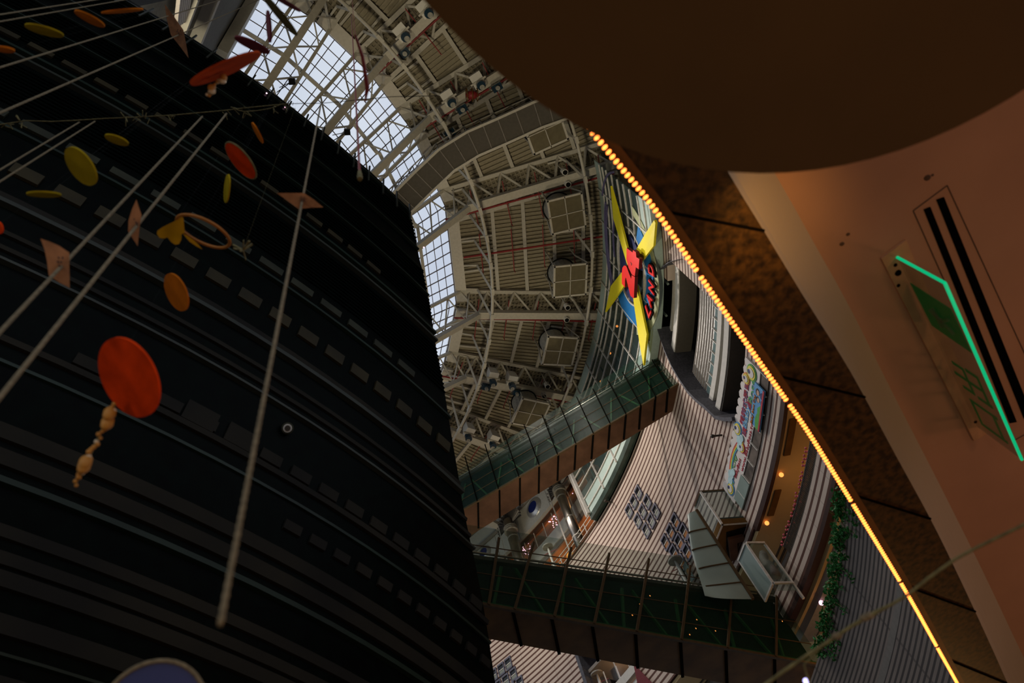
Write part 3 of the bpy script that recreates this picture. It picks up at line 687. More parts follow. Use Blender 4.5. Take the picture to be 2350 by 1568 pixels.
# =================================================================== GLASS WALL WITH LOGO
RG = 31.0
t = thing('glass_curtain_wall', 'tall curved teal glass curtain wall behind the logo sign', 'glass wall', fp(6, RG, 32.2))
g0, g1, gz0, gz1 = -15.0, 24.9, 32.2, 41.1
b = MB(); b.arc(g0, g1, RG, RG + .04, gz0 + 1.3, gz1 - 1.1, 1.2); b.build('glazing', M['tglass'], t)
b = MB(); b.arc(g0, g1, RG, RG + .06, gz0, gz0 + 1.3, 1.2); b.build('lower_teal_band', M['teal'], t)
b = MB(); b.arc(g0, 21.2, RG, RG + .06, gz1 - 1.1, gz1, 1.2); b.build('upper_teal_band', M['teal'], t)
for k, z in enumerate([gz0 + .45, gz0 + 1.3, 34.7, 35.7, 36.7, 37.7, 38.7, 39.4, gz1 - 1.1]):
    b = MB(); b.arc(g0, g1, RG - .08, RG + .02, z, z + .07, 1.2); b.build('horizontal_mullion', M['mull'], t)
a = g1
while a > g0:
    b = MB(); b.beam(fp(a, RG - .06, gz0), fp(a, RG - .06, gz1), .07, .1); b.build('vertical_mullion', M['mull'], t); a -= 4.05
b = MB(); b.beam(fp(25.0, RG - .1, gz0), fp(25.0, RG - .1, gz1), .25, .2); b.beam(fp(25.5, RG - .1, gz0), fp(25.5, RG - .1, gz1), .08, .1); b.build('end_frame', M['mull'], t)
b = MB(); b.arc(g0, 4, RG + .02, RG + .5, 31.95, 32.25, 1); b.build('soffit_edge', M['teal'], t)
b = MB(); b.arc(4, 25.2, RG + .02, RG + .5, 31.8, 32.2, 1); b.arc(4, 25.2, RG + .35, RG + .5, 31.75, 32.3, 1); b.build('green_soffit', M['tealdark'], t)
# things dimly seen behind the glass
t = thing('glass_gallery', 'dark gallery floors and tubes seen behind the teal glass wall', 'gallery', fp(6, 33, 34))
for z in (34.0, 37.4): b = MB(); b.arc(-14, 24, 32.0, 35.5, z, z + .3, 2); b.build('gallery_floor', M['interior'], t)
b = MB(); b.arc(-14, 24.5, 33.6, 33.7, 32.2, 41.6, 2); b.build('gallery_back', M['interior'], t)
for k in range(10):
    a = 23 - k * 3.6; b = MB(); b.beam(fp(a, 31.9, 32.3), fp(a + 1.0, 32.2, 41), .12, .12); b.build('gallery_post', M['tealf'], t)
for (px, py) in [(1463, 475), (1436, 762), (1432, 800), (1420, 850)]:
    p = on_cyl(px, py, 32.2); b = MB(); b.beam(p + V((0, 0, -.7)) + V((sin(rad(5)), -cos(rad(5)), 0)) * 0, p + V((.25, -.7, -.3)), .09, .09); b.build('tube_lamp', M['board'], t)
for (px, py) in [(1416, 749), (1400, 811), (1379, 876), (1484, 830)]:
    p = on_cyl(px, py, 32.0); b = MB(); b.ball(p, .09, 8, 6); b.build('amber_lamp', M['bulb'], t)
# ---- the sign.  s = arc length from the axis direction, z = height
S = lambda s, z: (-degrees(s / 31.3), z)
RSN = 30.9
t = thing('logo_sign', 'giant 24 LAND logo sign with blue ring and yellow blades on teal glass', 'sign', fp(-4, RSN, 33))
def ringshape(cs, cz, r0, r1, R0, R1, q0=0, q1=360, n=64):
    mb = MB(); pts = []
    for k in range(n + 1):
        q = rad(q0 + (q1 - q0) * k / n); pts.append((cos(q), sin(q)))
    for k in range(n):
        (c0, s0), (c1, s1) = pts[k], pts[k + 1]
        mb.wallpoly([S(cs + r0 * c0, cz + r0 * s0), S(cs + r1 * c0, cz + r1 * s0), S(cs + r1 * c1, cz + r1 * s1), S(cs + r0 * c1, cz + r0 * s1)], R0, R1)
    return mb
CSs, CZs = 3.1, 35.5
ringshape(CSs, CZs, 2.48, 3.62, RSN, RSN + .08, 128, 333).build('blue_ring', M['blue'], t)
ringshape(CSs, CZs, 3.63, 4.2, RSN + .05, RSN + .08, 200, 350).build('olive_ring', mat('olive_ring', (.33, .36, .20), .5), t)
ringshape(CSs, CZs, 2.36, 2.47, RSN - .02, RSN + .08).build('inner_rim', M['mull'], t)
mb = ringshape(CSs, CZs, .05, 2.0, RSN + .01, RSN + .1, -75, 120, 30); mb.build('navy_disc', M['navy'], t)
mb = ringshape(CSs, CZs, .05, 2.25, RSN + .02, RSN + .1, 120, 200, 16); mb.build('navy_disc', M['navy'], t)
def bladept(x, y):
    p = pol(on_cyl(1380 + x / 3.267, 380 + y / 3.267, RSN - .32)); return p[0], p[2]
for bl in ([(68, 155), (115, 320), (193, 620), (206, 700), (195, 750), (90, 400)], [(395, 410), (405, 430), (390, 605), (300, 722), (255, 640), (330, 510)],
           [(152, 800), (168, 908), (130, 960), (28, 1100), (70, 905)], [(265, 900), (340, 1265), (315, 1500), (285, 1330), (240, 1010), (236, 940)]):
    mb = MB(); mb.wallpoly([bladept(*p) for p in bl], RSN - .32, RSN - .2); mb.build('yellow_blade', M['yellow'], t)
for (r_, q0, q1) in [(4.6, 60, 150), (4.3, 60, 150), (5.2, 15, 60), (3.0, 40, 110)]:
    mb = MB(); mb.tube([fp(S(CSs + .5 + r_ * cos(rad(q)), 0)[0], RSN - .02, CZs + r_ * sin(rad(q))) for q in range(q0, q1 + 1, 5)], .07, 6); mb.build('purple_neon_tube', M['purple'], t)
# red 24, each numeral a thick extruded part
def numeral(pts, nm):
    mb = MB(); n = len(pts); a = [fp(S(*p)[0], RSN - .75, p[1]) for p in pts]; b_ = [fp(S(*p)[0], RSN - .56, p[1]) for p in pts]
    mb.add(a + b_, [tuple(range(n))]); k0 = len(mb.v) - 2 * n; mb.cur = 1
    for i in range(n): mb.f.append((k0 + i, k0 + i + n, k0 + (i + 1) % n + n, k0 + (i + 1) % n)); mb.mi.append(1)
    mb.f.append(tuple(k0 + i for i in range(2 * n - 1, n - 1, -1))); mb.mi.append(1)
    mb.build(nm, [M['redsign'], M['redside']], t)
def px2s(x, y, r_=None):
    P_ = on_cyl(1415 + x / 8.714, 555 + y / 8.714, RSN - .75); p = pol(P_); return (-rad(p[0]) * 31.3, p[2])
numeral([px2s(*p) for p in [(150, 475), (190, 485), (215, 540), (250, 640), (290, 742), (302, 668), (365, 705), (345, 1128), (325, 1128), (275, 1075), (240, 930), (190, 730), (178, 715), (168, 780), (165, 915), (105, 840), (103, 640), (115, 520)]], 'numeral_two')
numeral([px2s(*p) for p in [(200, 125), (320, 215), (330, 170), (385, 210), (395, 310), (455, 345), (440, 550), (385, 510), (362, 690), (305, 655), (240, 520), (195, 350)]], 'numeral_four')
mb = MB(); mb.wallpoly([S(*px2s(*p)) for p in [(283, 400), (310, 440), (300, 478)]], RSN - .77, RSN - .74); mb.build('numeral_hole', M['redside'], t)
for ch, (x, y), rt in [('L', (342, 1085), .55), ('A', (352, 1008), .25), ('N', (366, 915), 0.02), ('D', (362, 785), -.25)]:
    P_ = on_cyl(1380 + x / 3.267, 380 + y / 3.267, RSN - .3); p = pol(P_)
    for (mm, h, dz, tt, nm) in [('black', .90, 0, .10, 'letter_outline'), ('redsign', .76, 0, .16, 'letter_' + ch.lower())]:
        mb, _ = walltext(ch, p[0], p[2], h, RSN - .1, tt, nm, M[mm], t, rot=-rt * .9, shear=.1, width=h * .82, bold=.05 if mm == 'black' else 0.02); mb.build(nm, M[mm], t)

# =================================================================== BANNER AND SHOPFRONT UNDER IT
RB = 31.4
t = thing('banner_board', 'long white scalloped Baby Boss banner with rainbow on the striped wall', 'banner', fp(-1, RB, 21.5))
pts = [(5.9, 21.55)]; 
k = 0; a = 5.9
top = []
while a > -7.4:
    zc = 22.55 + .35 * (1 - ((a + .6) / 7.0) ** 2)
    for q in (0, 45, 90, 135): top.append((a - .42 + .42 * cos(rad(q)), zc + .22 * sin(rad(q))))
    a -= .84
b = MB(); low = [(a_, 21.55 if a_ > -6 else 22.0) for a_ in [p[0] for p in top]]
for i in range(len(top) - 1):
    b.wallpoly([top[i], top[i + 1], (top[i + 1][0], 21.55), (top[i][0], 21.55)], RB, RB + .12)
b.build('board', M['board'], t)
def badge(px, py, r, mo, mi_):
    a, z = wz(px, py, RB)
    for (rr, mm, R0) in [(r, mo, RB - .03), (r * .82, mi_, RB - .05), (r * .55, 'board', RB - .07), (r * .26, 'navy', RB - .08)]:
        mb = MB(); zz = z + (r * .38 if mm == 'navy' else 0); mb.wallpoly([(a - degrees(rr * cos(rad(q)) / RB), zz + rr * sin(rad(q))) for q in range(0, 360, 20)], R0, R0 + .03); mb.build('round_badge', M[mm], t)
badge(1726, 856, .40, 'boardgreen', 'boardyel'); badge(1714, 869, .29, 'boardor', 'boardyel'); badge(1694, 985, .34, 'boardblue', 'boardyel'); badge(1704, 1028, .26, 'boardred', 'boardyel'); badge(1678, 1122, .32, 'boardblue', 'boardyel')
def wtxt(s, px, py, h, w_, mm, name, dep=.05, bold=.0):
    dep = dep * .3; a, z = wz(px, py, RB); mb, _ = walltext(s, a, z, h, RB - .01, dep, name, None, width=w_, bold=bold); return mb.build(name, M[mm], t)
for (s, px, py, h, w_, mc) in [('體驗式學習', 1709.5, 926, .34, 2.25, 'boardred'), ('讓', 1709, 990, .36, .42, 'boardred'), ('Baby', 1715, 956, .42, 1.25, 'boardblue'), ('變', 1720.5, 928, .36, .42, 'boardred'), ('Boss', 1727, 900, .42, 1.2, 'boardgreen')]:
    wtxt(s, px, py, h, w_, 'boardblue' if mc != 'boardblue' else 'boardcyan', 'text_outline', .03, .035); wtxt(s, px, py, h, w_, mc, 'banner_text', .06)
wtxt('www.BabyBoss.tw', 1716.5, 1027, .26, 2.75, 'boardred', 'banner_text', .05)
wtxt('BabyBoss', 1694, 1075, .26, 1.1, 'boardred', 'banner_text', .05); wtxt('City', 1687, 1060, .3, .7, 'boardgreen', 'banner_text', .05)
ac, zc = wz(1692, 1062, RB)
for k, mm in enumerate(['boardred', 'boardor', 'boardyel', 'boardgreen', 'boardblue']):
    mb = MB(); r0 = 1.45 - k * .08
    for q in range(15, 165, 10):
        f = lambda rr, qq: (ac - degrees(rr * cos(rad(qq)) / RB), zc - .35 + rr * .62 * sin(rad(qq)))
        mb.wallpoly([f(r0, q), f(r0, q + 10), f(r0 - .08, q + 10), f(r0 - .08, q)], RB - .03, RB)
    mb.build('rainbow_band', M[mm], t)
for (px, py) in [(1700, 1018), (1680, 1095)]:
    a, z = wz(px, py, RB); mb = MB()
    for dx, dz, r in [(-.2, 0, .2), (.1, .08, .24), (.32, -.03, .17)]:
        mb.wallpoly([(a - degrees((dx + r * cos(rad(q))) / RB), z + dz + r * sin(rad(q))) for q in range(0, 360, 30)], RB - .05, RB - .02 - dx * .01)
    mb.build('cloud_shape', M['boardcyan'], t)
# shop window strip below the banner
t = thing('shop_window_strip', 'strip of dark shop windows below the Baby Boss banner', 'shop window', fp(-1, RB, 20.9))
b = MB(); b.arc(-8, 5.6, RW - .06, RW + .02, 20.95, 21.6, 1); b.build('glass_strip', M['shopin'], t)
for k in range(8):
    a = 4.4 - k * 1.7; b = MB(); b.wallpoly([(a, 20.95), (a + .07, 20.95), (a + .07, 21.6), (a, 21.6)], RW - .14, RW); b.build('mullion', M['mull'], t)
a, z = wz(1692, 1138, RW); b = MB(); b.wallpoly([(2.9, 20.95), (5.5, 20.95), (5.5, 21.7), (2.9, 21.7)], RW - .12, RW - .05); b.build('frosted_pane', M['tealf'], t)
t = thing('wall_poster', 'blue Baby Boss City poster with red base strip beside the banner', 'poster', fp(-4, RB, 21.0))
RP = RB - .1
b = MB(); b.wallpoly([(-6.3, 20.95), (-2.5, 20.95), (-2.5, 21.74), (-6.3, 21.74)], RP, RP + .06); b.build('poster_panel', M['boardblue'], t)
b = MB(); b.wallpoly([(-6.3, 20.95), (-2.5, 20.95), (-2.5, 21.06), (-6.3, 21.06)], RP - .02, RP); b.build('base_strip', M['boardred'], t)
b = MB(); b.wallpoly([(-5.0, 21.06), (-2.5, 21.06), (-2.5, 21.28), (-3.2, 21.4), (-4.0, 21.3), (-4.6, 21.36)], RP - .015, RP); b.build('green_hills', M['boardgreen'], t)
mb, _ = walltext('Baby Boss City', -3.9, 21.58, .18, RP - .01, .03, 'poster_text', None, width=1.5); mb.build('poster_text', M['boardor'], t)
for (a, z, r) in [(-5.7, 21.4, .17), (-5.1, 21.32, .15)]:
    for rr, dz, mm, R0 in [(r, .05, 'hair', RP - .02), (r * .75, -.02, 'skin', RP - .03), (r * .9, -.3, 'navy', RP - .025)]:
        b = MB(); b.wallpoly([(a - degrees(rr * cos(rad(q)) / RB), z + dz + rr * .8 * sin(rad(q))) for q in range(0, 360, 30)], R0, R0 + .02); b.build('printed_figure', M[mm], t)

# =================================================================== BALCONIES (orange lit)
def balcony_light(a, R, z, e=60): light('POINT', fp(a, R, z), e * KS, (1, .5, .17), .15, name='balcony_lamp')
t = thing('upper_balcony', 'curved balcony recess with orange lit soffit under the banner wall', 'balcony', fp(0, 33, 17.4))
b = MB(); b.arc(-16, 5.8, RW - .05, RW + .12, 19.7, 20.0, 1); b.build('dark_edge_beam', mat('dark_maroon_edge', (.035, .014, .010), .6), t)
b = MB(); b.arc(-20, 30, RW + .1, 35.4, 19.72, 19.9, 1.5); b.build('soffit', M['orange'], t)
for (r0, r1) in [(33.0, 33.08), (33.3, 33.4)]: b = MB(); b.arc(-20, 30, r0, r1, 19.66, 19.72, 1.5); b.build('soffit_groove', M['frame_dark'], t)
b = MB(); b.arc(-20, 30, 33.5, 34.0, 19.5, 19.72, 1.5); b.build('soffit_beam', M['grey'], t)
for (a0, a1) in [(-5.2, -1.8), (1.6, 4.2)]: b = MB(); b.arc(a0, a1, RW + .25, RW + .55, 19.66, 19.72, 1); b.build('soffit_vent', M['brass'], t)
for px, py in [(1793, 1090), (1760, 1201)]:
    p = on_z(px, py, 19.6); b = MB(); b.ball(p, .1, 10, 8); b.build('downlight', M['bulb'], t)
b = MB(); b.arc(-20, 30, 35.2, 35.4, 12.5, 19.8, 1.5); b.build('back_wall', M['orange'], t)
t = thing('striped_parapet', 'curved striped balcony parapet with dark railing below the orange soffit', 'parapet', fp(0, RW, 16.4))
b = MB(); b.arc(-20, 12, RW, RW + .25, 16.4, 17.45, 1); b.build('parapet_wall', M['stripe'], t)
b = MB(); b.arc(-20, 12, RW - .03, RW + .3, 16.2, 16.4, 1); b.build('dark_edge_beam', mat('dark_maroon_edge_low', (.035, .014, .010), .6), t)
b = MB(); b.arc(-20, 4.6, RW + .05, RW + .12, 17.5, 17.56, 1); b.arc(-20, 4.6, RW + .1, RW + .16, 18.05, 18.1, 1); b.build('handrail', M['frame_dark'], t)
b = MB()
for k in range(150): b.beam(fp(-16 + k * .137, RW + .12, 17.45), fp(-16 + k * .137, RW + .12, 18.1), .03, .03)
tag(b.build('balusters', M['frame_dark'], t), kind='stuff')
b = MB(); b.arc(-20, 4.4, RW + .5, RW + .55, 17.4, 18.0, 1); b.build('planter_backing', M['dgreen'], t)
random.seed(5)
for k in range(14):
    px = 1850 - k * 7.5 + random.uniform(-4, 4); 
    a = -4.5 + k * .68 + random.uniform(-.15, .15); p = fp(a, RW + .2, 18.15 + random.uniform(0, .1)); b = MB()
    for q in range(5): b.ball(p + V((.12 * cos(q * 1.26), .12 * sin(q * 1.26), .04 * (q % 2))), .05, 6, 4)
    one(b, 'blossom_pot', M['flower'], 'pink blossom cluster on the curved balcony railing, ' + ('third|fourth|fifth|sixth|seventh|eighth|ninth|tenth|eleventh|twelfth|thirteenth'.split('|')[k - 2] + ' from the top' if 1 < k < 13 else {0: 'topmost', 1: 'second from the top', 13: 'lowest'}[k]), 'flowers', 'pink blossoms along the balcony railing')
# next balcony and ivy wall
t = thing('lower_balcony', 'lower curved balcony recess with brown orange soffit above the ivy wall', 'balcony', fp(-3, 31, 11))
b = MB(); b.arc(-24, 8, RW + .2, 35, 16.1, 16.25, 1.5); b.arc(-24, 8, 28.2, RW, 16.15, 16.2, 1.5); 
b = MB(); b.arc(-24, 10, RW + .3, 35, 16.02, 16.2, 1.5); b.build('soffit', M['orange'], t)
b = MB(); b.arc(-24, 10, RW + .45, 32.6, 15.7, 16.02, 1.5); b.build('soffit_beam', M['grey'], t)
for (r0, r1) in [(32.9, 33.0), (33.3, 33.45)]: b = MB(); b.arc(-24, 10, r0, r1, 15.95, 16.02, 1.5); b.build('soffit_groove', M['frame_dark'], t)
b = MB(); b.arc(-24, 10, 34.6, 35, 9, 16.1, 1.5); b.build('back_wall', M['orange'], t)
RV = 28.0
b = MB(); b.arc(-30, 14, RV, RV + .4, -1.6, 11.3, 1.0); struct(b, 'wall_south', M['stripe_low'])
b = MB(); b.arc(-30, 14, RV, 34.8, 9.0, 9.2, 2); struct(b, 'floor_balcony', M['grey'])
# ivy
random.seed(3)
t = thing('hanging_ivy', 'green ivy trailing over the edge of the grey striped wall', 'ivy', fp(-6, RV, 11.2))
b = MB(); st = MB()
def leafq(mb, p, s):
    d1 = V((random.uniform(-1, 1), random.uniform(-1, 1), random.uniform(-1, 1))).normalized(); d2 = d1.cross(V((random.uniform(-1, 1), random.uniform(-1, 1), .3))).normalized()
    q = [p - d1 * s, p + d2 * s * .6, p + d1 * s, p - d2 * s * .6]; n_ = d1.cross(d2) * s * .15; mb.add(q + [p + n_], [(0, 1, 4), (1, 2, 4), (2, 3, 4), (3, 0, 4)])
for k in range(230):
    a = random.uniform(-15.3, -1.5)
    if sin(a * 2.6) < -.75: continue
    for q in range(3): leafq(b, fp(a + random.uniform(-.2, .2), RV - .12 + random.uniform(-.12, .1), 11.38 + random.uniform(-.16, .10)), .075)
for k in range(30):
    a = -15.2 + k * .47 + random.uniform(-.1, .1); L_ = random.choice([.15, .22, .35, .65]); z = 11.3
    pts = [fp(a + .15 * sin(j * .9 + k), RV - .1, z - L_ * j / 8) for j in range(9)]; st.tube(pts, .012, 4)
    for p in pts:
        for q in range(3): leafq(b, p + V((random.uniform(-.06, .06), random.uniform(-.06, .06), random.uniform(-.08, .08))), .06)
tag(b.build('leaves', M['leaf'], t), kind='stuff'); st.build('stems', M['twig'], t)
for a in (-8, 0): balcony_light(a, 33, 17.9, 34)
for a in (-10, -1, 6): balcony_light(a, 31.8, 13.6, 34)
b = MB(); p = on_z(1885, 1384, 15.6); b.ball(p, .1, 8, 6); one(b, 'balcony_lamp', M['bulbp'], 'single bright pinkish lamp at the end of the lower bridge', 'lamp')

# =================================================================== SETBACK TERRACE AT TOP LEFT OF THE STRIPED WALL
RT = 33.0
t = thing('porthole_building', 'grey upper storey with portholes above an orange balcony, behind the steel columns', 'building', fp(40, RT, 31.8))
b = MB(); b.arc(25.5, 62, RT, RT + .3, 39.2, 41.9, 1); b.build('upper_wall', M['white'], t)
for a in (27, 31.5, 34.0, 40.8, 45): b = MB(); b.wallpoly([(a, 39.2), (a + .07, 39.2), (a + .07, 41.9), (a, 41.9)], RT - .01, RT + .02); b.build('panel_joint', M['grey'], t)
b = MB(); b.tube([fp(a, RT - .15, 41.75) for a in range(26, 63, 2)], .16, 8); b.build('curved_pipe', M['grey'], t)
b = MB(); b.arc(25.5, 62, RT, RT + .3, 41.9, 43.6, 1); b.build('parapet_top', M['white'], t)
b = MB(); b.arc(25.5, 62, RT - .1, RT + .2, 35.7, 36.85, 1); b.build('white_band', M['white'], t)
b = MB(); b.arc(25.5, 62, RT + .05, 35.5, 35.2, 35.35, 1); b.build('lower_soffit', M['gallery'], t)
b = MB(); b.arc(25.5, 62, RT, RT + .3, 35.35, 35.7, 1); b.build('band_trim', M['grey'], t)
b = MB(); b.arc(25.5, 62, RT + .3, 35.5, 39.2, 39.3, 1); b.build('upper_soffit', M['gallery'], t)
b = MB(); b.arc(25.5, 62, 34.6, 34.8, 31.8, 39.2, 1); b.build('back_wall', M['gallery'], t)
b = MB(); b.arc(25.5, 62, RT + .1, RT + .14, 36.85, 38.0, 1); b.build('balcony_glass', M['cglass'], t)
for k in range(16):
    a = 26.5 + k * 2.0; b = MB(); b.beam(fp(a, RT + .1, 36.8), fp(a, RT + .1, 38.6), .06, .06); b.build('balcony_post', M['mull'], t)
b = MB(); b.arc(25.5, 62, RT + .3, RT + .5, 38.7, 39.1, 1); b.build('brown_rail', M['brown'], t)
for k, (px, py) in enumerate([(1225, 1165), (1112, 1270)]):
    p = pol(on_cyl(px, py, RT - .05)); a, z = p[0], p[2]
    w_ = thing('porthole_window', ['large round porthole with deep blue glass and silver rim', 'small blue porthole beside the dark drum edge'][k], 'window', fp(a, RT, z - .9), 'round portholes in the upper storey')
    r = .78 if k == 0 else .62
    mb = MB(); N_ = 28
    for q in range(N_):
        t0, t1 = 2 * pi * q / N_, 2 * pi * (q + 1) / N_
        f = lambda rr, tt, R_: fp(a - degrees(rr * cos(tt) / RT), R_, z + rr * sin(tt))
        mb.add([f(r * .66, t0, RT - .22), f(r * .66, t1, RT - .22), f(r * 1.05, t1, RT - .12), f(r * 1.05, t0, RT - .12), f(r * 1.15, t0, RT + .02), f(r * 1.15, t1, RT + .02)], [(0, 1, 2, 3), (3, 2, 5, 4)])
    mb.build('rim', M['silver'], w_, smooth=True)
    mb = MB(); mb.wallpoly([(a - degrees(r * .68 * cos(2 * pi * q / 24) / RT), z + r * .68 * sin(2 * pi * q / 24)) for q in range(24)], RT - .18, RT - .1); mb.build('pane', M['porthole'], w_)
for a in (29, 36, 43): light('POINT', fp(a, 34.0, 38.3), 22 * KS, (1, .5, .2), .12, name='gallery_lamp'); light('POINT', fp(a, 33.6, 34.2), 40 * KS, (1, .52, .22), .12, name='gallery_lamp')
# chandeliers
for k, (px, py, nm) in enumerate([(1268, 1195, 'left of the tall steel column'), (1210, 1262, 'beside the shorter steel column'), (1326, 1130, 'beside the end frame of the glass wall')]):
    p = on_cyl(px, py, 33.7); t = thing('chandelier', 'cluster of tiny pink white lamps ' + nm, 'chandelier', p, 'twinkling lamp clusters in the gallery')
    random.seed(k); b = MB(); n = 22 if k < 2 else 5
    for q in range(n): b.ball(p + V((random.uniform(-.4, .4), random.uniform(-.4, .4), random.uniform(-.5, .5))), .045, 6, 4)
    b.build('bulbs', M['bulbp'], t); b = MB(); b.beam(p, p + V((0, 0, .9)), .03, .03); b.build('stem', M['steel'], t)
# steel columns
for k, (top_, bot_, r, nm) in enumerate([((1281, 1108), (1335, 1256), .38, 'tall polished steel column below the upper bridge'), ((1163, 1200), (1196, 1300), .42, 'shorter steel column with pleated fan head near the drum')]):
    pb = on_cyl(*bot_, 32.0); a = pol(pb)[0]; zt = on_cyl(*top_, 32.0).z; pt = V((pb.x, pb.y, zt)); pb = V((pb.x, pb.y, 31.9))
    t = thing('steel_column', nm, 'column', pb)
    b = MB(); b.tube([pb, pt], r, 20); b.build('shaft', M['chrome'], t, smooth=True)
    for f in (.18, .45, .78): b = MB(); q = pb.lerp(pt, f); b.tube([q - V((0, 0, .05)), q + V((0, 0, .05))], r * 1.05, 20); b.build('collar', M['drum'], t)
    b = MB(); q = pb.lerp(pt, .86)
    for j in range(3): b.tube([q + V((0, 0, j * .18)), q + V((0, 0, j * .18 + .06))], r * 1.35, 16)
    b.build('ring_set', M['drum'], t)
    er = V((cos(rad(a)), sin(rad(a)), 0)); et = V((-sin(rad(a)), cos(rad(a)), 0))
    b = MB()
    for side in (-1, 1):
        hub = pt + et * (.1 * side); n_ = 16
        vs = [hub + V((0, 0, -.5))]
        for j in range(n_ + 1):
            ang = rad(-20 + 115 * j / n_); rr = 1.25
            vs.append(hub + et * side * rr * cos(ang) + V((0, 0, rr * sin(ang) - .2)) + er * (.1 if j % 2 else -.12))
            vs.append(hub + et * side * rr * cos(ang) + V((0, 0, rr * sin(ang) - .2)) + er * (.18 if j % 2 else -.04))
        fs = []
        for j in range(n_): fs += [(0, 1 + 2 * j, 3 + 2 * j), (0, 4 + 2 * j, 2 + 2 * j), (1 + 2 * j, 2 + 2 * j, 4 + 2 * j, 3 + 2 * j)]
        b.add(vs, fs)
    b.build('pleated_fan', mat('dull_pleated_metal_' + 'ab'[k], (.10, .09, .08), .45, .5), t)
    b = MB(); b.beam(pb + et * 1.0 - er * .2, pt + et * 1.0 - er * .2, .08, .08); b.build('side_rail', M['mull'], t)
# terrace railing on the striped wall top
t = thing('terrace_railing', 'thin steel terrace railing along the top of the striped wall', 'railing', fp(30, 31.7, 31.85))
for z in (32.3, 32.75, 33.1): b = MB(); b.arc(25.5, 60, 31.7, 31.74, z, z + .04, 1); b.build('rail', M['mull'], t)
for k in range(18): b = MB(); b.beam(fp(26 + k * 1.9, 31.72, 31.8), fp(26 + k * 1.9, 31.72, 33.15), .05, .05); b.build('post', M['mull'], t)
for px, py, rr in [(1310, 1276, .32), (1285, 1295, .1), (1216, 1304, .08), (1265, 1308, .14)]:
    p = on_cyl(px, py, 33.2); b = MB(); b.ball(p, rr, 14, 10, (1, 1, .8)); one(b, 'globe_lamp', M['bulb'] if rr < .3 else mat('amber_globe', (.7, .3, .05), .5, emit=(1, .38, .06), es=.7),
        {.32: 'large amber globe lamp on the terrace', .1: 'small amber lamp right of the disc lamp post', .08: 'small amber lamp at the bridge rail, leftmost', .14: 'amber lamp touching the bridge rail below the disc lamp post'}[rr], 'lamp')
# disc topped lamp posts
for k, (pt_, pb_, nm) in enumerate([((1257, 1256), (1276, 1302), 'grey disc topped lamp post on the terrace'), ((1549, 1287), (1582, 1345), 'grey disc topped lamp post beside the teal glass screen'), ((1370, 1548), (1378, 1568), 'grey disc topped lamp post at the bottom edge of the frame')]):
    R_ = (31.2, 31.0, 32.0)[k]; p = on_cyl(*pt_, R_); zt = p.z; zb = on_cyl(*pb_, R_).z
    t = thing('disc_lamp_post', nm, 'lamp post', V((p.x, p.y, zb - .5)))
    b = MB(); b.tube([p - V((0, 0, .03)), p + V((0, 0, .05))], .38, 20); b.build('disc', M['drum'], t)
    b = MB(); b.tube([V((p.x, p.y, zb - .8)), p - V((0, 0, .4)), p], [.09, .09, .05], 10); b.build('post', M['mull'], t)
    b = MB(); b.beam(p + V((-.4, .2, -.5)), p + V((.5, -.3, -.6)), .03, .03); b.build('crossbar', M['red'], t)
# flags beneath the second lamp post
a, z = wz(1575, 1325, 31.1); t = thing('wall_flags', 'pair of small patterned flags beside the disc lamp post', 'flag', fp(a, 31.1, z))
for d in (-.55, .35): b = MB(); b.wallpoly([(a + d - .4, z - .5), (a + d + .3, z - .5), (a + d + .3, z + .6), (a + d - .4, z + .6)], 31.1, 31.13); b.build('flag', M['tealdark'], t)
for d in (-.55, .35):
    b = MB(); b.wallpoly([(a + d - .25, z - .2), (a + d + .15, z - .2), (a + d + .15, z + .2), (a + d - .25, z + .2)], 31.08, 31.1); b.build('flag_emblem', M['brass'], t)
# security cameras on the wall
for px, py, nm in [(1405, 1153, 'on a thin arm at the wall top edge'), (1657, 999, 'in the middle of the striped wall')]:
    p = on_cyl(px, py, 31.45); er = V((CX - p.x, CY - p.y, 0)).normalized(); b = MB(); b.tube([p, p + er * .5], .05, 8); b.ball(p + er * .5, .1, 8, 6)
    one(b, 'wall_camera', M['frame_dark'], 'small dark camera ' + nm, 'camera', 'small cameras on the striped wall')

# =================================================================== LOWER LEFT OPENING UNDER THE BRIDGE
t = thing('lit_gallery', 'open gallery with orange wall and white floor edge under the lower bridge', 'gallery', fp(31, 33, 20))
b = MB(); b.wallpoly([(35.3, 19.8), (35.75, 19.8), (35.75, 25.95), (35.3, 25.95)], RW - .15, RW + 2); b.build('granite_edge', M['granite'], t)
b = MB(); b.arc(24, 35.3, 34.4, 34.6, 19.8, 26, 1); b.build('back_wall', M['gallery'], t)
b = MB(); b.arc(26, 35.3, RW + .3, 34.5, 24.6, 24.8, 1); b.build('soffit', M['grey'], t)
b = MB(); b.arc(23.5, 33.8, RW - .05, RW + .3, 22.0, 22.5, 1); b.build('floor_edge', M['white'], t)
b = MB(); b.arc(23.5, 33.8, RW + .1, RW + .35, 21.6, 21.8, 1); b.build('floor_edge', M['white'], t)
for k in range(5): a = 33.5 - k * 1.8; b = MB(); b.beam(fp(a, RW + .4, 22.5), fp(a, RW + .4, 24.0), .06, .06); b.build('post', M['mull'], t)
b = MB(); p = on_cyl(1415, 1535, 33.6); b.box(p, (.3, .95, 0), (-.95, .3, 0), (0, 0, 1), 1.4, .05, 1.0); b.build('bright_window', mat('daylit_window', (.7, .75, .8), .5, emit=(.7, .8, 1), es=.45), t)
b = MB(); a, z = wz(1470, 1556, 31.3); b.wallpoly([(a - 1.2, z - .8), (a + 1.0, z - .9), (a + .1, z + .9)], 31.25, 31.3); b.build('red_poster', mat('dim_red_poster', (.14, .02, .025), .7), t)
light('POINT', fp(31, 33.2, 23.6), 70 * KS, (1, .6, .3), .12, name='gallery_lamp')

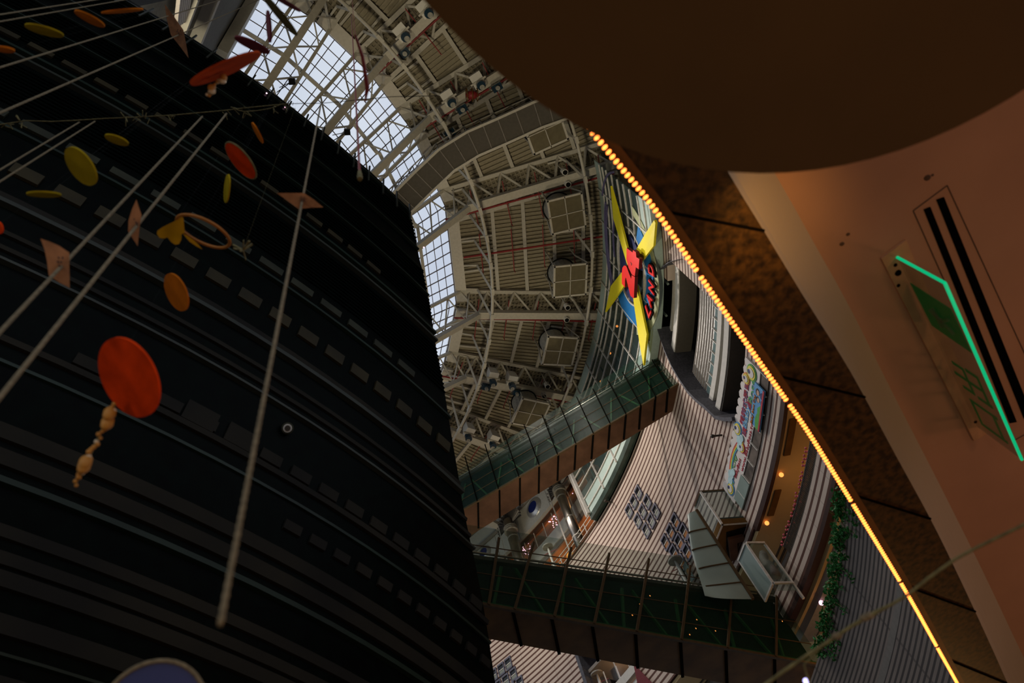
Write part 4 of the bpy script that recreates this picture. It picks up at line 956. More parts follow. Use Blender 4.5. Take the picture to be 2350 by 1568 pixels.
# =================================================================== GLASS LIFT CABIN AND TEAL SCREEN ON THE WALL
c3 = lambda x, y: (1560 + x / 5.226, 1100 + y / 5.226)
ZC = 20.45
def q3(x, y, z=ZC): return on_z(*c3(x, y), z)
def zat(P, x, y):      # height on the vertical line through P seen at pixel
    d = ray(*c3(x, y)); return d.z * hypot(P.x, P.y) / hypot(d.x, d.y)
t = thing('glass_balcony_box', 'glass walled balcony box with brown underside projecting below the banner', 'glass balcony', q3(505, 540))
B0 = q3(840, 515); B1 = q3(505, 540); B2 = q3(430, 730)
H_ = zat(B1, 255, 150) - ZC
UPV = V((0, 0, 1))
def pane(a_, c_, z0, z1, m_, nm, th=.04):
    n_ = (c_ - a_).cross(UPV).normalized() * th; b = MB(); A0 = V((a_.x, a_.y, z0)); C0 = V((c_.x, c_.y, z0)); A1 = V((a_.x, a_.y, z1)); C1 = V((c_.x, c_.y, z1))
    b.hexa([A0, C0, C0 + n_, A0 + n_, A1, C1, C1 + n_, A1 + n_]); return b.build(nm, m_, t)
for (a_, c_) in ((B0, B1), (B1, B2)):
    pane(a_, c_, ZC + .1, ZC + H_, M['cglass'], 'glass_pane'); pane(a_, c_, ZC - .02, ZC + .1, M['mull'], 'bottom_frame', .08)
    pane(a_, c_, ZC + H_, ZC + H_ + .1, M['bronze'], 'top_frame', .08)
pane(B0, B1, ZC + .1, ZC + .4, M['tealdark'], 'dark_base_panel', .02)
for p in (B0, B1, B2): b = MB(); b.beam(V((p.x, p.y, ZC)), V((p.x, p.y, ZC + H_)), .09, .09); b.build('corner_post', M['mull'], t)
und = [q3(505, 535), q3(840, 515), q3(940, 650), q3(900, 760), q3(815, 790), q3(722, 980), q3(620, 1010), q3(500, 990), q3(392, 775), q3(430, 730)]
b = MB(); b.prism(und, (0, 0, .3)); b.build('brown_underside', M['brass'], t)
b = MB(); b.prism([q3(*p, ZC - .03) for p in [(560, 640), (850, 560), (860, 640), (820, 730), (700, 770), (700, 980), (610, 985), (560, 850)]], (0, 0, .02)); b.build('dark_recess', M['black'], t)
b = MB(); b.prism([q3(*p, ZC - .2) for p in [(590, 730), (770, 685), (790, 740), (690, 770), (705, 960), (620, 985)]], (0, 0, .16)); b.build('brown_boxing', M['brown'], t)
# teal screen
t = thing('teal_glass_screen', 'tall curved frosted teal glass screen beside the brown box underside', 'glass screen', q3(385, 825, 18))
Pr = q3(200, 372, ZC + .6)
rt = [(200, 372), (280, 620), (385, 825), (525, 1045), (720, 1250), (905, 1425)]; lt = [(150, 470), (118, 660), (140, 870), (205, 1090), (270, 1290), (300, 1400)]
Rp = []; Lp = []
def smooth_pts(pts, n=6):
    out = []
    for i in range(len(pts) - 1):
        p0 = pts[max(i - 1, 0)]; p1 = pts[i]; p2 = pts[i + 1]; p3 = pts[min(i + 2, len(pts) - 1)]
        for k in range(n):
            t_ = k / n; out.append(tuple(.5 * ((2 * p1[j]) + (-p0[j] + p2[j]) * t_ + (2 * p0[j] - 5 * p1[j] + 4 * p2[j] - p3[j]) * t_ * t_ + (-p0[j] + 3 * p1[j] - 3 * p2[j] + p3[j]) * t_ ** 3) for j in (0, 1)))
    out.append(pts[-1]); return out
for r_, l_ in zip(smooth_pts(rt), smooth_pts(lt)):
    zr = zat(Pr, *r_); Rp.append(V((Pr.x, Pr.y, zr))); Lp.append(on_z(*c3(*l_), zr - .05))
for k in range(5):
    b = MB(); vs = []; fs = []; nu = 8
    for v_ in range(7):
        i_ = k * 6 + v_
        for u_ in range(nu + 1):
            q = Rp[i_].lerp(Lp[i_], u_ / nu); q += V((CX - q.x, CY - q.y, 0)).normalized() * (.35 * sin(pi * u_ / nu)); vs.append(q)
    for v_ in range(6):
        for u_ in range(nu): a_ = v_ * (nu + 1) + u_; fs.append((a_, a_ + 1, a_ + nu + 2, a_ + nu + 1))
    vs2 = [q - V((CX - q.x, CY - q.y, 0)).normalized() * .04 for q in vs]; m2 = len(vs)
    b.add(vs + vs2, fs + [tuple(x + m2 for x in f[::-1]) for f in fs]); b.build('frosted_panel', M['tealf'], t, smooth=True)
    if k: b = MB(); b.tube([vs[u_] + V((CX - vs[u_].x, CY - vs[u_].y, 0)).normalized() * .04 for u_ in range(0, 7)], .035, 5); b.build('panel_joint', M['bronze'], t)
b = MB(); b.beam(Rp[0], Rp[-1], .12, .12); b.build('edge_post', M['bronze'], t)
# lower glass box
t = thing('glass_lift_cabin', 'framed glass cabin with a grey figure inside, left of the curved railing', 'glass cabin', q3(800, 780, 17))
ZL = 18.6
L0 = q3(720, 985, ZL); L1 = q3(800, 780, ZL); L2 = q3(1020, 780, ZL)
zb = zat(L1, 1110, 1250)
pane(L0, L1, zb, ZL, M['tealf'], 'frosted_pane'); pane(L1, L2, zb - .4, ZL, M['cglass'], 'glass_pane')
for (a_, c_) in ((L0, L1), (L1, L2)): pane(a_, c_, ZL, ZL + .08, M['mull'], 'top_frame', .08); pane(a_, c_, zb - .08, zb, M['mull'], 'bottom_frame', .08)
for p, zz in ((L0, zb), (L1, zb), (L2, zb - .8)): b = MB(); b.beam(V((p.x, p.y, zz)), V((p.x, p.y, ZL)), .09, .09); b.build('corner_post', M['mull'], t)
p0 = on_cyl(*c3(1000, 900), 31.2); p1 = on_cyl(*c3(1020, 990), 31.0); p2 = on_cyl(*c3(1150, 1150), 30.6)
b = MB(); b.tube([p0, p0.lerp(p1, .4), p1, p1.lerp(p2, .35), p2], [.16, .2, .15, .24, .2], 14); b.ball(p0, .17, 12, 8)
one(b, 'grey_figure', M['stonegrey'], 'grey rounded stone figure behind the glass of the lift cabin', 'sculpture', smooth=True)

# =================================================================== BRIDGES
def bridge(kind, e2, e1, e3, gt, z0, joints, bj, label, pm, frames_top):
    """e2: pixel ends of the glass/underside edge, e1: far edge of the underside, e3: dark line, gt: glass top; horizontal at z0"""
    A = on_z(*e2[0], z0); B = on_z(*e2[1], z0); A1 = on_z(*e1[0], z0); B1_ = on_z(*e1[1], z0)
    d = (B - A).normalized(); nrm_ = V((-d.y, d.x, 0));
    if nrm_.dot(A1 - A) < 0: nrm_ = -nrm_
    t = thing('glass_bridge', label, 'bridge', (A + B) / 2)
    b = MB(); b.hexa([A, B, B1_, A1] + [p + UPV * .12 for p in (A, B, B1_, A1)]); b.build('underside_panel', pm, t)
    zt = on_vp(*gt[0], A, B).z; zt2 = on_vp(*gt[1], A, B).z; z3 = on_vp(*e3[0], A, B).z; z32 = on_vp(*e3[1], A, B).z
    A3 = V((A.x, A.y, z3)); B3 = V((B.x, B.y, z32)); At = V((A.x, A.y, zt)); Bt = V((B.x, B.y, zt2))
    off = -nrm_ * .06
    b = MB(); b.hexa([A + off, B + off, B + off * .4, A + off * .4, At + off, Bt + off, Bt + off * .4, At + off * .4]); b.build('side_glass', M['gglass'] if 0 else M['cglass2'], t)
    # dark green deck side behind the glass with bracing
    o2 = nrm_ * .3; up3 = UPV * (.33 if kind == 0 else .20)
    b = MB(); b.hexa([A + o2 + UPV * .13, B + o2 + UPV * .13, B + o2 * 1.4 + UPV * .13, A + o2 * 1.4 + UPV * .13, A3 + o2 + up3, B3 + o2 + up3, B3 + o2 * 1.4 + up3, A3 + o2 * 1.4 + up3]); b.build('deck_side', M['dgreen'], t)
    b = MB(); b.hexa([p + UPV * .13 for p in (A, B, B + o2, A + o2)] + [p + UPV * .2 for p in (A, B, B + o2, A + o2)]); b.build('deck_lip', M['brace'], t)
    b = MB(); b.beam(A3 + o2 * .3, B3 + o2 * .3, .18, .16); b.build('deck_edge', M['frame_dark'], t)
    b = MB(); b.beam(A3 + o2 * .1 + UPV * .22, B3 + o2 * .1 + UPV * .22, .06, .05); b.build('handrail', M['chrome'], t)
    b = MB(); b.beam(A3 + off * 3 + nrm_ * 2 - UPV * .05, B3 + off * 3 + nrm_ * 2 - UPV * .05, .1, .1); b.build('far_handrail', M['frame_dark'], t)
    hh = (z3 + z32) / 2 - z0; n_ = len(joints)
    L = (B - A).length
    for k in range(int(L / 1.25)):
        p = A + d * (1.25 * k + .2); q = A + d * (1.25 * k + 1.0); s_ = 1 if k % 2 else 0
        b = MB(); b.beam(p + o2 * .8 + UPV * (.1 if s_ else hh * .85), q + o2 * .8 + UPV * (hh * .85 if s_ else .1), .09, .09); b.build('diagonal_brace', M['brace'], t)
    for fz in (.3, .62): b = MB(); b.beam(A.lerp(A3, fz) + off * 1.2, B.lerp(B3, fz) + off * 1.2, .02, .03); b.build('wire_rail', M['bronze'], t)
    b = MB(); b.beam(A3 + UPV * .45 + off * 1.2, B3 + UPV * .45 + off * 1.2, .02, .03); b.build('wire_rail', M['bronze'], t)
    b = MB(); b.beam(A + off, B + off, .10, .10); b.build('edge_trim', M['bronze'], t)
    for (jb, jt) in joints:          # post: foot on the lower edge, head pixel
        f = on_vp(*jb, A, B); h = on_vp(*jt, A, B); b = MB(); b.beam(V((f.x, f.y, z0 - .02)) + off * 1.8, h + off * 1.8, .06 if frames_top else .05, .09 if frames_top else .05); b.build('glass_fin', M['bronze'] if frames_top else M['seam'], t)
    for (p_, q_) in bj:
        P0 = on_z(*p_, z0); P1 = on_z(*q_, z0); b = MB(); b.beam(P0 - UPV * .02, P1 - UPV * .02, .10, .06); b.build('panel_seam', M['seam'], t)
    return t
M['cglass2'] = glass('green_tinted_glass', (.015, .05, .03), .80)
bridge(0, ((1000, 1209), (1567, 878)), ((1012, 1271), (1556, 936)), ((1000, 1133), (1480, 848)), ((1000, 1115), (1490, 805)), 29.0,
       [((1097, 1152), (1069, 1050)), ((1146, 1125), (1115, 1023)), ((1193, 1096), (1160, 1000)), ((1239, 1069), (1204, 977)), ((1281, 1045), (1246, 955)), ((1323, 1020), (1287, 934)), ((1362, 995), (1325, 914)),
        ((1400, 972), (1362, 895)), ((1436, 950), (1396, 875)), ((1470, 930), (1430, 857)), ((1504, 910), (1463, 838)), ((1535, 892), (1493, 821))],
       [((1097, 1152), (1098, 1212)), ((1146, 1125), (1147, 1188)), ((1193, 1096), (1193, 1160)), ((1237, 1070), (1236, 1132)), ((1281, 1045), (1279, 1103)), ((1321, 1020), (1318, 1078)), ((1361, 997), (1357, 1053)), ((1399, 974), (1395, 1030)), ((1436, 951), (1431, 1008)), ((1470, 930), (1466, 985)), ((1504, 910), (1499, 965)), ((1532, 893), (1528, 946))],
       'upper glass footbridge with brown underside, crossing below the logo', M['brown'], False)
bridge(1, ((1040, 1379), (1893, 1532)), ((1045, 1452), (1893, 1612)), ((1040, 1272), (1892, 1398)), ((1040, 1205), (1890, 1345)), 14.0,
       [((1117, 1391), (1142, 1240)), ((1177, 1403), (1222, 1250)), ((1268, 1420), (1308, 1262)), ((1360, 1437), (1395, 1275)), ((1457, 1454), (1486, 1287)), ((1560, 1473), (1581, 1303)), ((1666, 1492), (1679, 1318)), ((1777, 1512), (1780, 1318)), ((1888, 1531), (1886, 1345))],
       [((1177, 1404), (1196, 1481)), ((1266, 1420), (1283, 1500)), ((1359, 1437), (1372, 1516)), ((1458, 1455), (1463, 1532)), ((1561, 1473), (1566, 1553)), ((1665, 1492), (1668, 1573)), ((1777, 1512), (1778, 1590))],
       'lower glass footbridge with brass brown underside across the bottom of the frame', M['brass'], True)
DL = {(1501, 1355): 'topmost of the left group', (1478, 1374): 'second highest of the left group', (1461, 1399): 'third highest of the left group', (1435, 1433): 'low, just right of the lowest left one', (1609, 1410): 'pinkish one at centre', (1607, 1430): 'just below the pinkish one', (1593, 1444): 'second below the pinkish one', (1581, 1460): 'third below the pinkish one', (1805, 1415): 'farthest right', (1417, 1444): 'farthest left', (1652, 1436): 'small, between centre and right'}
b = MB()
for px, py in [(1501, 1355), (1478, 1374), (1461, 1399), (1435, 1433), (1609, 1410), (1607, 1430), (1593, 1444), (1581, 1460), (1805, 1415), (1417, 1444), (1652, 1436)]:
    A = on_z(1123, 1394, 14.0); B = on_z(1893, 1532, 14.0); p = on_vp(px, py, A, B) + V((-.4, .8, 0)) * .35
    b = MB(); b.ball(p, .032, 8, 6); one(b, 'bridge_downlight', M['bulb'], 'tiny amber downlight through the lower bridge glass, ' + DL[(px, py)], 'lamp', 'tiny downlights under the lower bridge')

# =================================================================== NEAR CEILING (floor above the camera)
ZS, ZE = 2.70, 3.0       # underside of the stone bulkhead, plaster ceiling
gl = [(1310, 245), (1350, 297), (1420, 383), (1498, 480), (1600, 630), (1700, 775), (1765, 868), (1840, 975), (1905, 1078), (2000, 1232), (2080, 1365), (2150, 1490), (2200, 1580), (2300, 1770)]
lp = [(1600, 270), (1670, 395), (1750, 525), (1850, 690), (1950, 850), (2050, 1035), (2150, 1220), (2250, 1430), (2330, 1610), (2420, 1830)]
l2 = [(1700, 270), (1779, 398), (1858, 540), (1950, 705), (2050, 905), (2150, 1100), (2250, 1300), (2345, 1500), (2440, 1690), (2560, 1900)]
def smooth(pts, n=6):
    out = []
    for i in range(len(pts) - 1):
        p0 = pts[max(i - 1, 0)]; p1 = pts[i]; p2 = pts[i + 1]; p3 = pts[min(i + 2, len(pts) - 1)]
        for k in range(n):
            t = k / n; out.append(tuple(.5 * ((2 * p1[j]) + (-p0[j] + p2[j]) * t + (2 * p0[j] - 5 * p1[j] + 4 * p2[j] - p3[j]) * t * t + (-p0[j] + 3 * p1[j] - 3 * p2[j] + p3[j]) * t ** 3) for j in (0, 1)))
    out.append(pts[-1]); return out
GL = [on_z(x, y, ZS) for x, y in smooth(gl, 4)]; LP = [on_z(x, y, ZS) for x, y in smooth(lp, 6)]; L2 = [on_z(x, y, ZE) for x, y in smooth(l2, 6)]
def resample(P, n):
    L = [0]
    for a_, c_ in zip(P, P[1:]): L.append(L[-1] + (c_ - a_).length)
    out = []
    for k in range(n + 1):
        s = L[-1] * k / n; i = max(0, min(len(P) - 2, next((j for j in range(len(L)) if L[j] > s), len(L)) - 1)); out.append(P[i].lerp(P[i + 1], (s - L[i]) / max(1e-9, L[i + 1] - L[i])))
    return out, L[-1]
G2, GLn = resample(GL, 40); P2, _ = resample(LP, 40); Q2, _ = resample(L2, 40)
b = MB()
for k in range(40): b.hexa([G2[k], G2[k + 1], P2[k + 1], P2[k]] + [G2[k].lerp(P2[k], .9) + UPV * .1, G2[k + 1].lerp(P2[k + 1], .9) + UPV * .1, P2[k + 1] + UPV * .1, P2[k] + UPV * .1])
struct(b, 'ceiling_bulkhead', M['stone'])
b = MB()
for k in range(40):
    a0, a1 = G2[k], G2[k + 1]; w0 = (P2[k] - G2[k]) * .16; w1 = (P2[k + 1] - G2[k + 1]) * .16
    b.hexa([a0 - UPV * .012, a1 - UPV * .012, a1 + w1 - UPV * .012, a0 + w0 - UPV * .012, a0, a1, a1 + w1, a0 + w0])
struct(b, 'trim_glow', M['led_glow'])  # amber strip paints the LED glow onto the bulkhead edge
b = MB()
for k in range(3, 40, 6):
    b.beam(G2[k] - UPV * .004, P2[k] - UPV * .004, .012, .012)
struct(b, 'trim_2', M['seam'])
b = MB()   # cove: rising face, slightly concave
for k in range(40):
    for j in range(6):
        def cv(P_, Q_, u): q = P_.lerp(Q_, u); q.z = ZS + (ZE - ZS) * (u ** .7); return q
        a_, c_, d_, e_ = cv(P2[k], Q2[k], j / 6), cv(P2[k + 1], Q2[k + 1], j / 6), cv(P2[k + 1], Q2[k + 1], (j + 1) / 6), cv(P2[k], Q2[k], (j + 1) / 6)
        b.add([a_, c_, d_, e_], [(3, 2, 1, 0)])
    b.add([P2[k], P2[k + 1], P2[k + 1] + UPV * .1, P2[k] + UPV * .1], [(0, 1, 2, 3)])
struct(b, 'ceiling_cove', M['cream'], smooth=True)
out = (Q2[-1] - Q2[0]).cross(UPV).normalized(); 
if out.dot(V((CX, CY, 0))) > 0: out = -out
b = MB(); b.prism(Q2 + [Q2[-1] + out * 9, Q2[0] + out * 9 + V((0, -2, 0))], (0, 0, .2)); struct(b, 'ceiling', M['pink'])
b = MB(); b.prism([p + UPV * .25 for p in G2] + [G2[-1] + out * 12 + UPV * .25, G2[0] + out * 12 + UPV * .25], (0, 0, .4)); 
b2 = MB(); z_ = 3.25; b2.prism([V((p.x, p.y, z_)) + out * .6 for p in Q2] + [V(((G2[-1] + out * 12).x, (G2[-1] + out * 12).y, z_)), V(((G2[0] + out * 12).x, (G2[0] + out * 12).y, z_))], (0, 0, .4)); struct(b2, 'floor_slab_above', M['interior'])
# LED strip along the bulkhead edge
t = thing('led_strip', 'glowing amber LED light strip edging the dark ceiling', 'light strip', G2[20])
b = MB(); nl = int(GLn / .027); Gp, _ = resample(GL, nl); inn = []
for k in range(40): b.hexa([p - UPV * .02 for p in (G2[k] - out * .0, G2[k + 1] - out * .0, G2[k + 1] + out * .02, G2[k] + out * .02)] + [p for p in (G2[k] - out * .0, G2[k + 1] - out * .0, G2[k + 1] + out * .02, G2[k] + out * .02)])
b.build('channel', M['ledbase'], t)
b = MB()
for k, p in enumerate(Gp[:-1]):
    if k % 38 == 37: continue
    d = (Gp[k + 1] - p).normalized(); sd = V((-d.y, d.x, 0)); c_ = p - UPV * .02 + out * .004
    b.ball(c_, .0085, 8, 6, (1, 1.6, 1.0), (d, sd, UPV))
tag(b.build('led_bulbs', M['led'], t), kind='stuff')
# vents, access panel, exit sign
def slotq(pts, z, h, nm, m_, label, cat, group=None):
    b = MB(); b.prism([on_z(x, y, z) for x, y in pts], (0, 0, h)); return one(b, nm, m_, label, cat, group)
slotq([(2121, 481.6), (2135.6, 475.4), (2334, 969), (2318, 972)], ZE - .006, .02, 'vent_slot', M['slot'], 'long black ceiling vent slot nearer the exit sign', 'vent', 'black vent slots in the ceiling')
slotq([(2150, 459), (2167, 453), (2372, 960), (2351, 962)], ZE - .006, .02, 'vent_slot', M['slot'], 'long black ceiling vent slot farther from the exit sign', 'vent', 'black vent slots in the ceiling')
t = thing('access_panel', 'thin outline of an access panel around the ceiling vent slots', 'panel', on_z(2200, 700, ZE))
fr = [(2096, 484), (2174, 426), (2420, 960), (2330, 1010)]
for k in range(4): b = MB(); b.beam(on_z(*fr[k], ZE - .003), on_z(*fr[(k + 1) % 4], ZE - .003), .004, .004); b.build('frame_edge', M['grime'], t)
TP = [(2058, 590), (2242, 978)]
t = thing('exit_sign', 'edge lit green acrylic exit sign hanging from the salmon ceiling', 'exit sign', on_z(2150, 780, ZE))
b = MB(); b.prism([on_z(x, y, ZE - .012) for x, y in [(2023, 594), (2080, 551), (2268, 994), (2236, 1013)]], (0, 0, .02)); b.build('base_plate', mat('base_plate_paint', (.56, .32, .18), .7), t)
E0 = on_z(2058, 590, ZE - .01); E1 = on_z(2243, 980, ZE - .01); k_ = (2168, 650)
hb = ray(*k_); zb_ = hb.z * hypot(E0.x, E0.y) / hypot(hb.x, hb.y)
dE = (E1 - E0).normalized(); E1 = E0 + dE * (E1 - E0).length * 1.0; F0 = V((E0.x, E0.y, zb_)); F1 = V((E1.x, E1.y, zb_)); sd = dE.cross(UPV) * .012
b = MB(); b.hexa([F0, F1, F1 + sd, F0 + sd, E0, E1, E1 + sd, E0 + sd]); b.build('acrylic_panel', M['exitglass'], t)
b = MB(); b.beam(F0, F1, .014, .012); b.beam(F0, E0, .012, .012); b.build('lit_edge', M['exitg'], t)
L_ = (E1 - E0).length; H2 = ZE - .01 - zb_
def pe(u, v): return E0 + dE * (L_ * u) - UPV * (H2 * v) - sd * .3
b = MB(); b.prism([pe(.12, .05), pe(.34, .10), pe(.36, .92), pe(.14, .88)], sd * .2); b.build('pictogram_panel', M['exitp'], t)
for seg in [((.22, .3), (.25, .5)), ((.25, .5), (.21, .72)), ((.25, .5), (.29, .7)), ((.2, .42), (.29, .45))]:
    b = MB(); b.beam(pe(*seg[0]) - sd * .3, pe(*seg[1]) - sd * .3, .02, .02); b.build('running_figure', M['exitglass'], t)
vs, fs = text2d('出口'); mb = MB(); xs = [p[0] for p in vs]; ys = [p[1] for p in vs]; w0 = max(xs) - min(xs); h0 = max(ys) - min(ys)
f_ = lambda o: (lambda x, y: pe(.72 + (x - min(xs) - w0 / 2) / w0 * .42, .5 - (y - min(ys) - h0 / 2) / h0 * .7) - sd * o)
solid2d(mb, vs, fs, f_(.3), f_(.1)); mb.build('exit_characters', M['exitp'], t)
for (px, py) in [(2060, 626), (2054, 608), (2061, 655), (2238, 968)]:
    b = MB(); p = on_z(px, py, ZE - .01); b.ball(p, .012 if py != 626 else .02, 8, 6); b.build('screw', M['slot'], t)
for px, py, s in [(2128, 408, .022), (2140, 402, .010), (1932, 560, .016), (1946, 538, .013), (2145, 826, .01)]:
    p = on_z(px, py, ZE); b = MB(); b.ball(p, s, 8, 5, (1, .8, .25)); one(b, 'ceiling_scuff', M['grime'], 'small dark scuff on the salmon ceiling, ' + {2128: 'largest, beyond the access panel outline', 2140: 'beside the largest one', 1932: 'lower of the pair near the cove', 1946: 'upper of the pair near the cove', 2145: 'near the exit sign base plate'}[px], 'stain', 'small scuffs on the salmon ceiling')
# round brown canopy
ZN = 1.62
cpx = [(900, -90), (970, 0), (1050, 90), (1150, 170), (1250, 243), (1350, 302), (1450, 345), (1560, 376), (1680, 394), (1800, 397), (1950, 378), (2080, 343), (2200, 290), (2300, 235), (2350, 205)]
Pc = [on_z(x, y, ZN) for x, y in cpx]
import numpy as np
Am = np.array([[2 * p.x, 2 * p.y, 1] for p in Pc]); bv = np.array([p.x ** 2 + p.y ** 2 for p in Pc]); s_, *_r = np.linalg.lstsq(Am, bv, rcond=None)
ccx, ccy = s_[0], s_[1]; rr_ = sqrt(s_[2] + ccx ** 2 + ccy ** 2)
t = thing('round_canopy', 'large dark brown round fabric canopy overhead at top right', 'canopy', (ccx, ccy, ZN))
b = MB(); N_ = 96; vs = [(ccx + rr_ * cos(2 * pi * k / N_), ccy + rr_ * sin(2 * pi * k / N_), ZN) for k in range(N_)] + [(ccx + rr_ * .985 * cos(2 * pi * k / N_), ccy + rr_ * .985 * sin(2 * pi * k / N_), ZN + .10) for k in range(N_)]
b.add(vs, [(k, (k + 1) % N_, N_ + (k + 1) % N_, N_ + k) for k in range(N_)] + [tuple(range(N_))[::-1], tuple(range(N_, 2 * N_))]); b.build('shade', M['canopy'], t)
b = MB(); b.tube([(ccx, ccy, ZN + .1), (ccx, ccy, ZE)], .03, 10); b.build('hanging_rod', M['frame_dark'], t)

# =================================================================== HANGING DECORATIONS
def ellipse(name, cx, cy, a, bb, ang, dist, m_, label, rim=None, th=.004, group='hanging painted discs'):
    c = at_dist(cx, cy, dist); r = c.normalized(); e = at_dist(cx + cos(rad(ang)) * 10, cy + sin(rad(ang)) * 10, dist)
    u = (e - c); u = (u - r * u.dot(r)).normalized(); v = r.cross(u)
    k = bb / a; Ra = dist * a / FPX / (hypot(cx - 1175, cy - 784) ** 2 / FPX ** 2 + 1) ** .5 * 1.0
    # local scale along u: measure
    e1_ = at_dist(cx + cos(rad(ang)) * a, cy + sin(rad(ang)) * a, dist); Ra = (e1_ - c).length
    v2 = v * k + r * sqrt(max(0, 1 - k * k)); n = u.cross(v2).normalized()
    t = None
    mb = MB(); N_ = 40; vs = [c + u * (Ra * cos(2 * pi * j / N_)) + v2 * (Ra * sin(2 * pi * j / N_)) + n * s * th for s in (-1, 1) for j in range(N_)]
    mb.add(vs, [tuple(range(N_))[::-1], tuple(range(N_, 2 * N_))] + [(j, (j + 1) % N_, N_ + (j + 1) % N_, N_ + j) for j in range(N_)])
    if rim or True:
        t = thing(name, label, 'ornament', c, group)
        mb.build('disc', m_, t)
        tt = MB(); top_ = max([c + u * Ra, c - u * Ra, c + v2 * Ra, c - v2 * Ra], key=lambda p: p.z); tt.tube([top_, V((top_.x, top_.y, 7.5))], .0004, 3); tt.build('thread', M['black'], t)
        if rim:
            mb = MB(); mb.tube([c + u * (Ra * 1.0 * cos(2 * pi * j / N_)) + v2 * (Ra * sin(2 * pi * j / N_)) for j in range(N_)], .005, 6, closed=True); mb.build('rim', rim, t)
    return c, u, v2, n, Ra
dY = mat('mustard_disc', (.33, .24, .008), .7, spec=.02, noise=.2, scale=8); dO = mat('orange_disc', (.50, .135, .008), .7, spec=.02, noise=.2, scale=8); dR = mat('red_orange_disc', (.68, .05, .004), .7, spec=.02, noise=.25, scale=8)
dM = mat('maroon_disc', (.16, .015, .025), .7); dV = mat('olive_disc', (.09, .075, .012), .7)
for (cx, cy, a, bb, ang, ds, m_, lb, rim) in [
    (102, 70, 46, 11, 15, 4.2, dY, 'mustard oval disc highest at the upper left', None), (206, 43, 39, 10, 27, 4.4, dO, 'orange oval disc at the top, right of the highest mustard disc', None),
    (281, 25, 48, 3.5, -5, 4.6, dO, 'orange disc seen edge on at the top', None), (8, 113, 27, 7, 8, 4.0, dO, 'orange disc cut by the left edge, upper', None),
    (186, 382, 51, 26, 57, 3.6, dY, 'large mustard disc at the left', None), (268, 321, 29, 10, 20, 4.2, dY, 'small mustard disc above the large mustard one', None),
    (101, 446, 40, 7, 2, 3.9, dY, 'flat mustard disc below the large mustard one', None), (591, 305, 27, 4, 62, 4.6, dO, 'thin tilted orange disc under the garland', None),
    (553, 369, 51, 19, 52, 3.9, dR, 'red orange disc with pale rim in upper middle left', M['twig']), (521, 433, 33, 5.5, 95, 4.2, dY, 'upright thin mustard disc below the rimmed red disc', None),
    (405, 671, 46, 21, 68, 3.7, dO, 'plain orange oval disc left of the long rope', None), (-3, 523, 15, 8, 80, 3.9, dR, 'red disc just showing at the left edge', None),
    (518, 157, 87, 14, -24, 3.2, mat('vermilion_disc', (.42, .05, .008), .7, spec=.02, noise=.2, scale=8), 'big vermilion disc seen nearly edge on, with shell tassel', None), (579, 103, 44, 10, 24, 4.0, dM, 'maroon disc against the skylight touching the vermilion disc', None),
    (617, 61, 37, 5, 86, 4.0, dM, 'upright thin maroon disc against the skylight', None), (642, 34, 62, 8, 50, 3.9, dV, 'long olive disc slanting across the skylight', None), (652, 4, 44, 4, 30, 4.2, dM, 'thin maroon disc at the top edge over the skylight', None)]:
    ellipse('painted_disc', cx, cy, a, bb, ang, ds, m_, lb, rim)
c, u, v2, n, Ra = ellipse('painted_disc', 296, 867, 97, 54, 66, 2.6, dR, 'largest red orange disc with bead tassel, left of centre')
# bead tassels
def tassel(pts, d, label, mats, seed, r0=.012):
    random.seed(seed); t = thing('bead_tassel', label, 'tassel', at_dist(*pts[0], d))
    P_ = [at_dist(x, y, d) for x, y in pts]; P_, L_ = resample(P_, 26); b = MB(); b.tube(P_, .003, 5); t = b.build('string', M['twig'], t)
    for k, p in enumerate(P_):
        m_ = M[mats[k % len(mats)]]; big = k in (3, 6, 19, 20); r = r0 * (random.uniform(.5, .8) if not big else 1.7)
        b = MB(); b.ball(p + V((random.uniform(-1, 1), random.uniform(-1, 1), 0)) * .006, r, 8, 6, (1, 1, 1.6 if big else 1)); b.build('bead', m_, t, smooth=True)
tassel([(265, 928), (245, 965), (225, 1005), (205, 1050), (190, 1080), (172, 1112)], 2.6, 'string of pearl and amber beads below the largest red disc', ['amberbead', 'amberbead', 'bead', 'amberbead', 'amberbead'], 4)
tassel([(520, 178), (505, 185), (492, 195), (486, 205), (477, 218)], 3.2, 'short tassel of shells and beads under the big vermilion disc', ['bead', 'amberbead'], 7, .009)
for k in range(1):
    pass
# hoop with two hearts
c = at_dist(467, 532, 3.5); r = c.normalized()
t = thing('heart_hoop', 'thin amber hoop holding two yellow paper hearts', 'ornament', c)
e = at_dist(467 + cos(rad(27)) * 66, 532 + sin(rad(27)) * 66, 3.5); u = e - c; Ra = u.length; u = (u - r * u.dot(r)).normalized(); v = r.cross(u); kq = 28 / 66.0; v2 = v * kq + r * sqrt(1 - kq * kq)
hc = mat('amber_hoop', (.36, .13, .012), .6)
b = MB(); b.tube([c + u * (Ra * cos(rad(q))) + v2 * (Ra * sin(rad(q))) for q in range(0, 360, 8)], .008, 6, closed=True); b.build('hoop', hc, t)
hy = mat('yellow_paper', (.42, .24, .008), .7, spec=.02, noise=.1)
def heart(pts, d, nm):
    P_ = [at_dist(x, y, d) for x, y in pts]; n_ = at_dist(pts[0][0], pts[0][1], 1) * .006; b = MB(); b.prism(P_, n_); b.build(nm, hy, t)
heart([(411, 497), (421, 499), (424, 535), (417, 537), (416, 550), (411, 560), (402, 562), (393, 556), (384, 545), (376, 548), (366, 546), (360, 537), (361, 530), (372, 522), (402, 507)], 3.5, 'heart')
heart([(420, 537), (430, 541), (445, 552), (455, 561), (465, 573), (450, 565), (435, 555)], 3.45, 'heart')
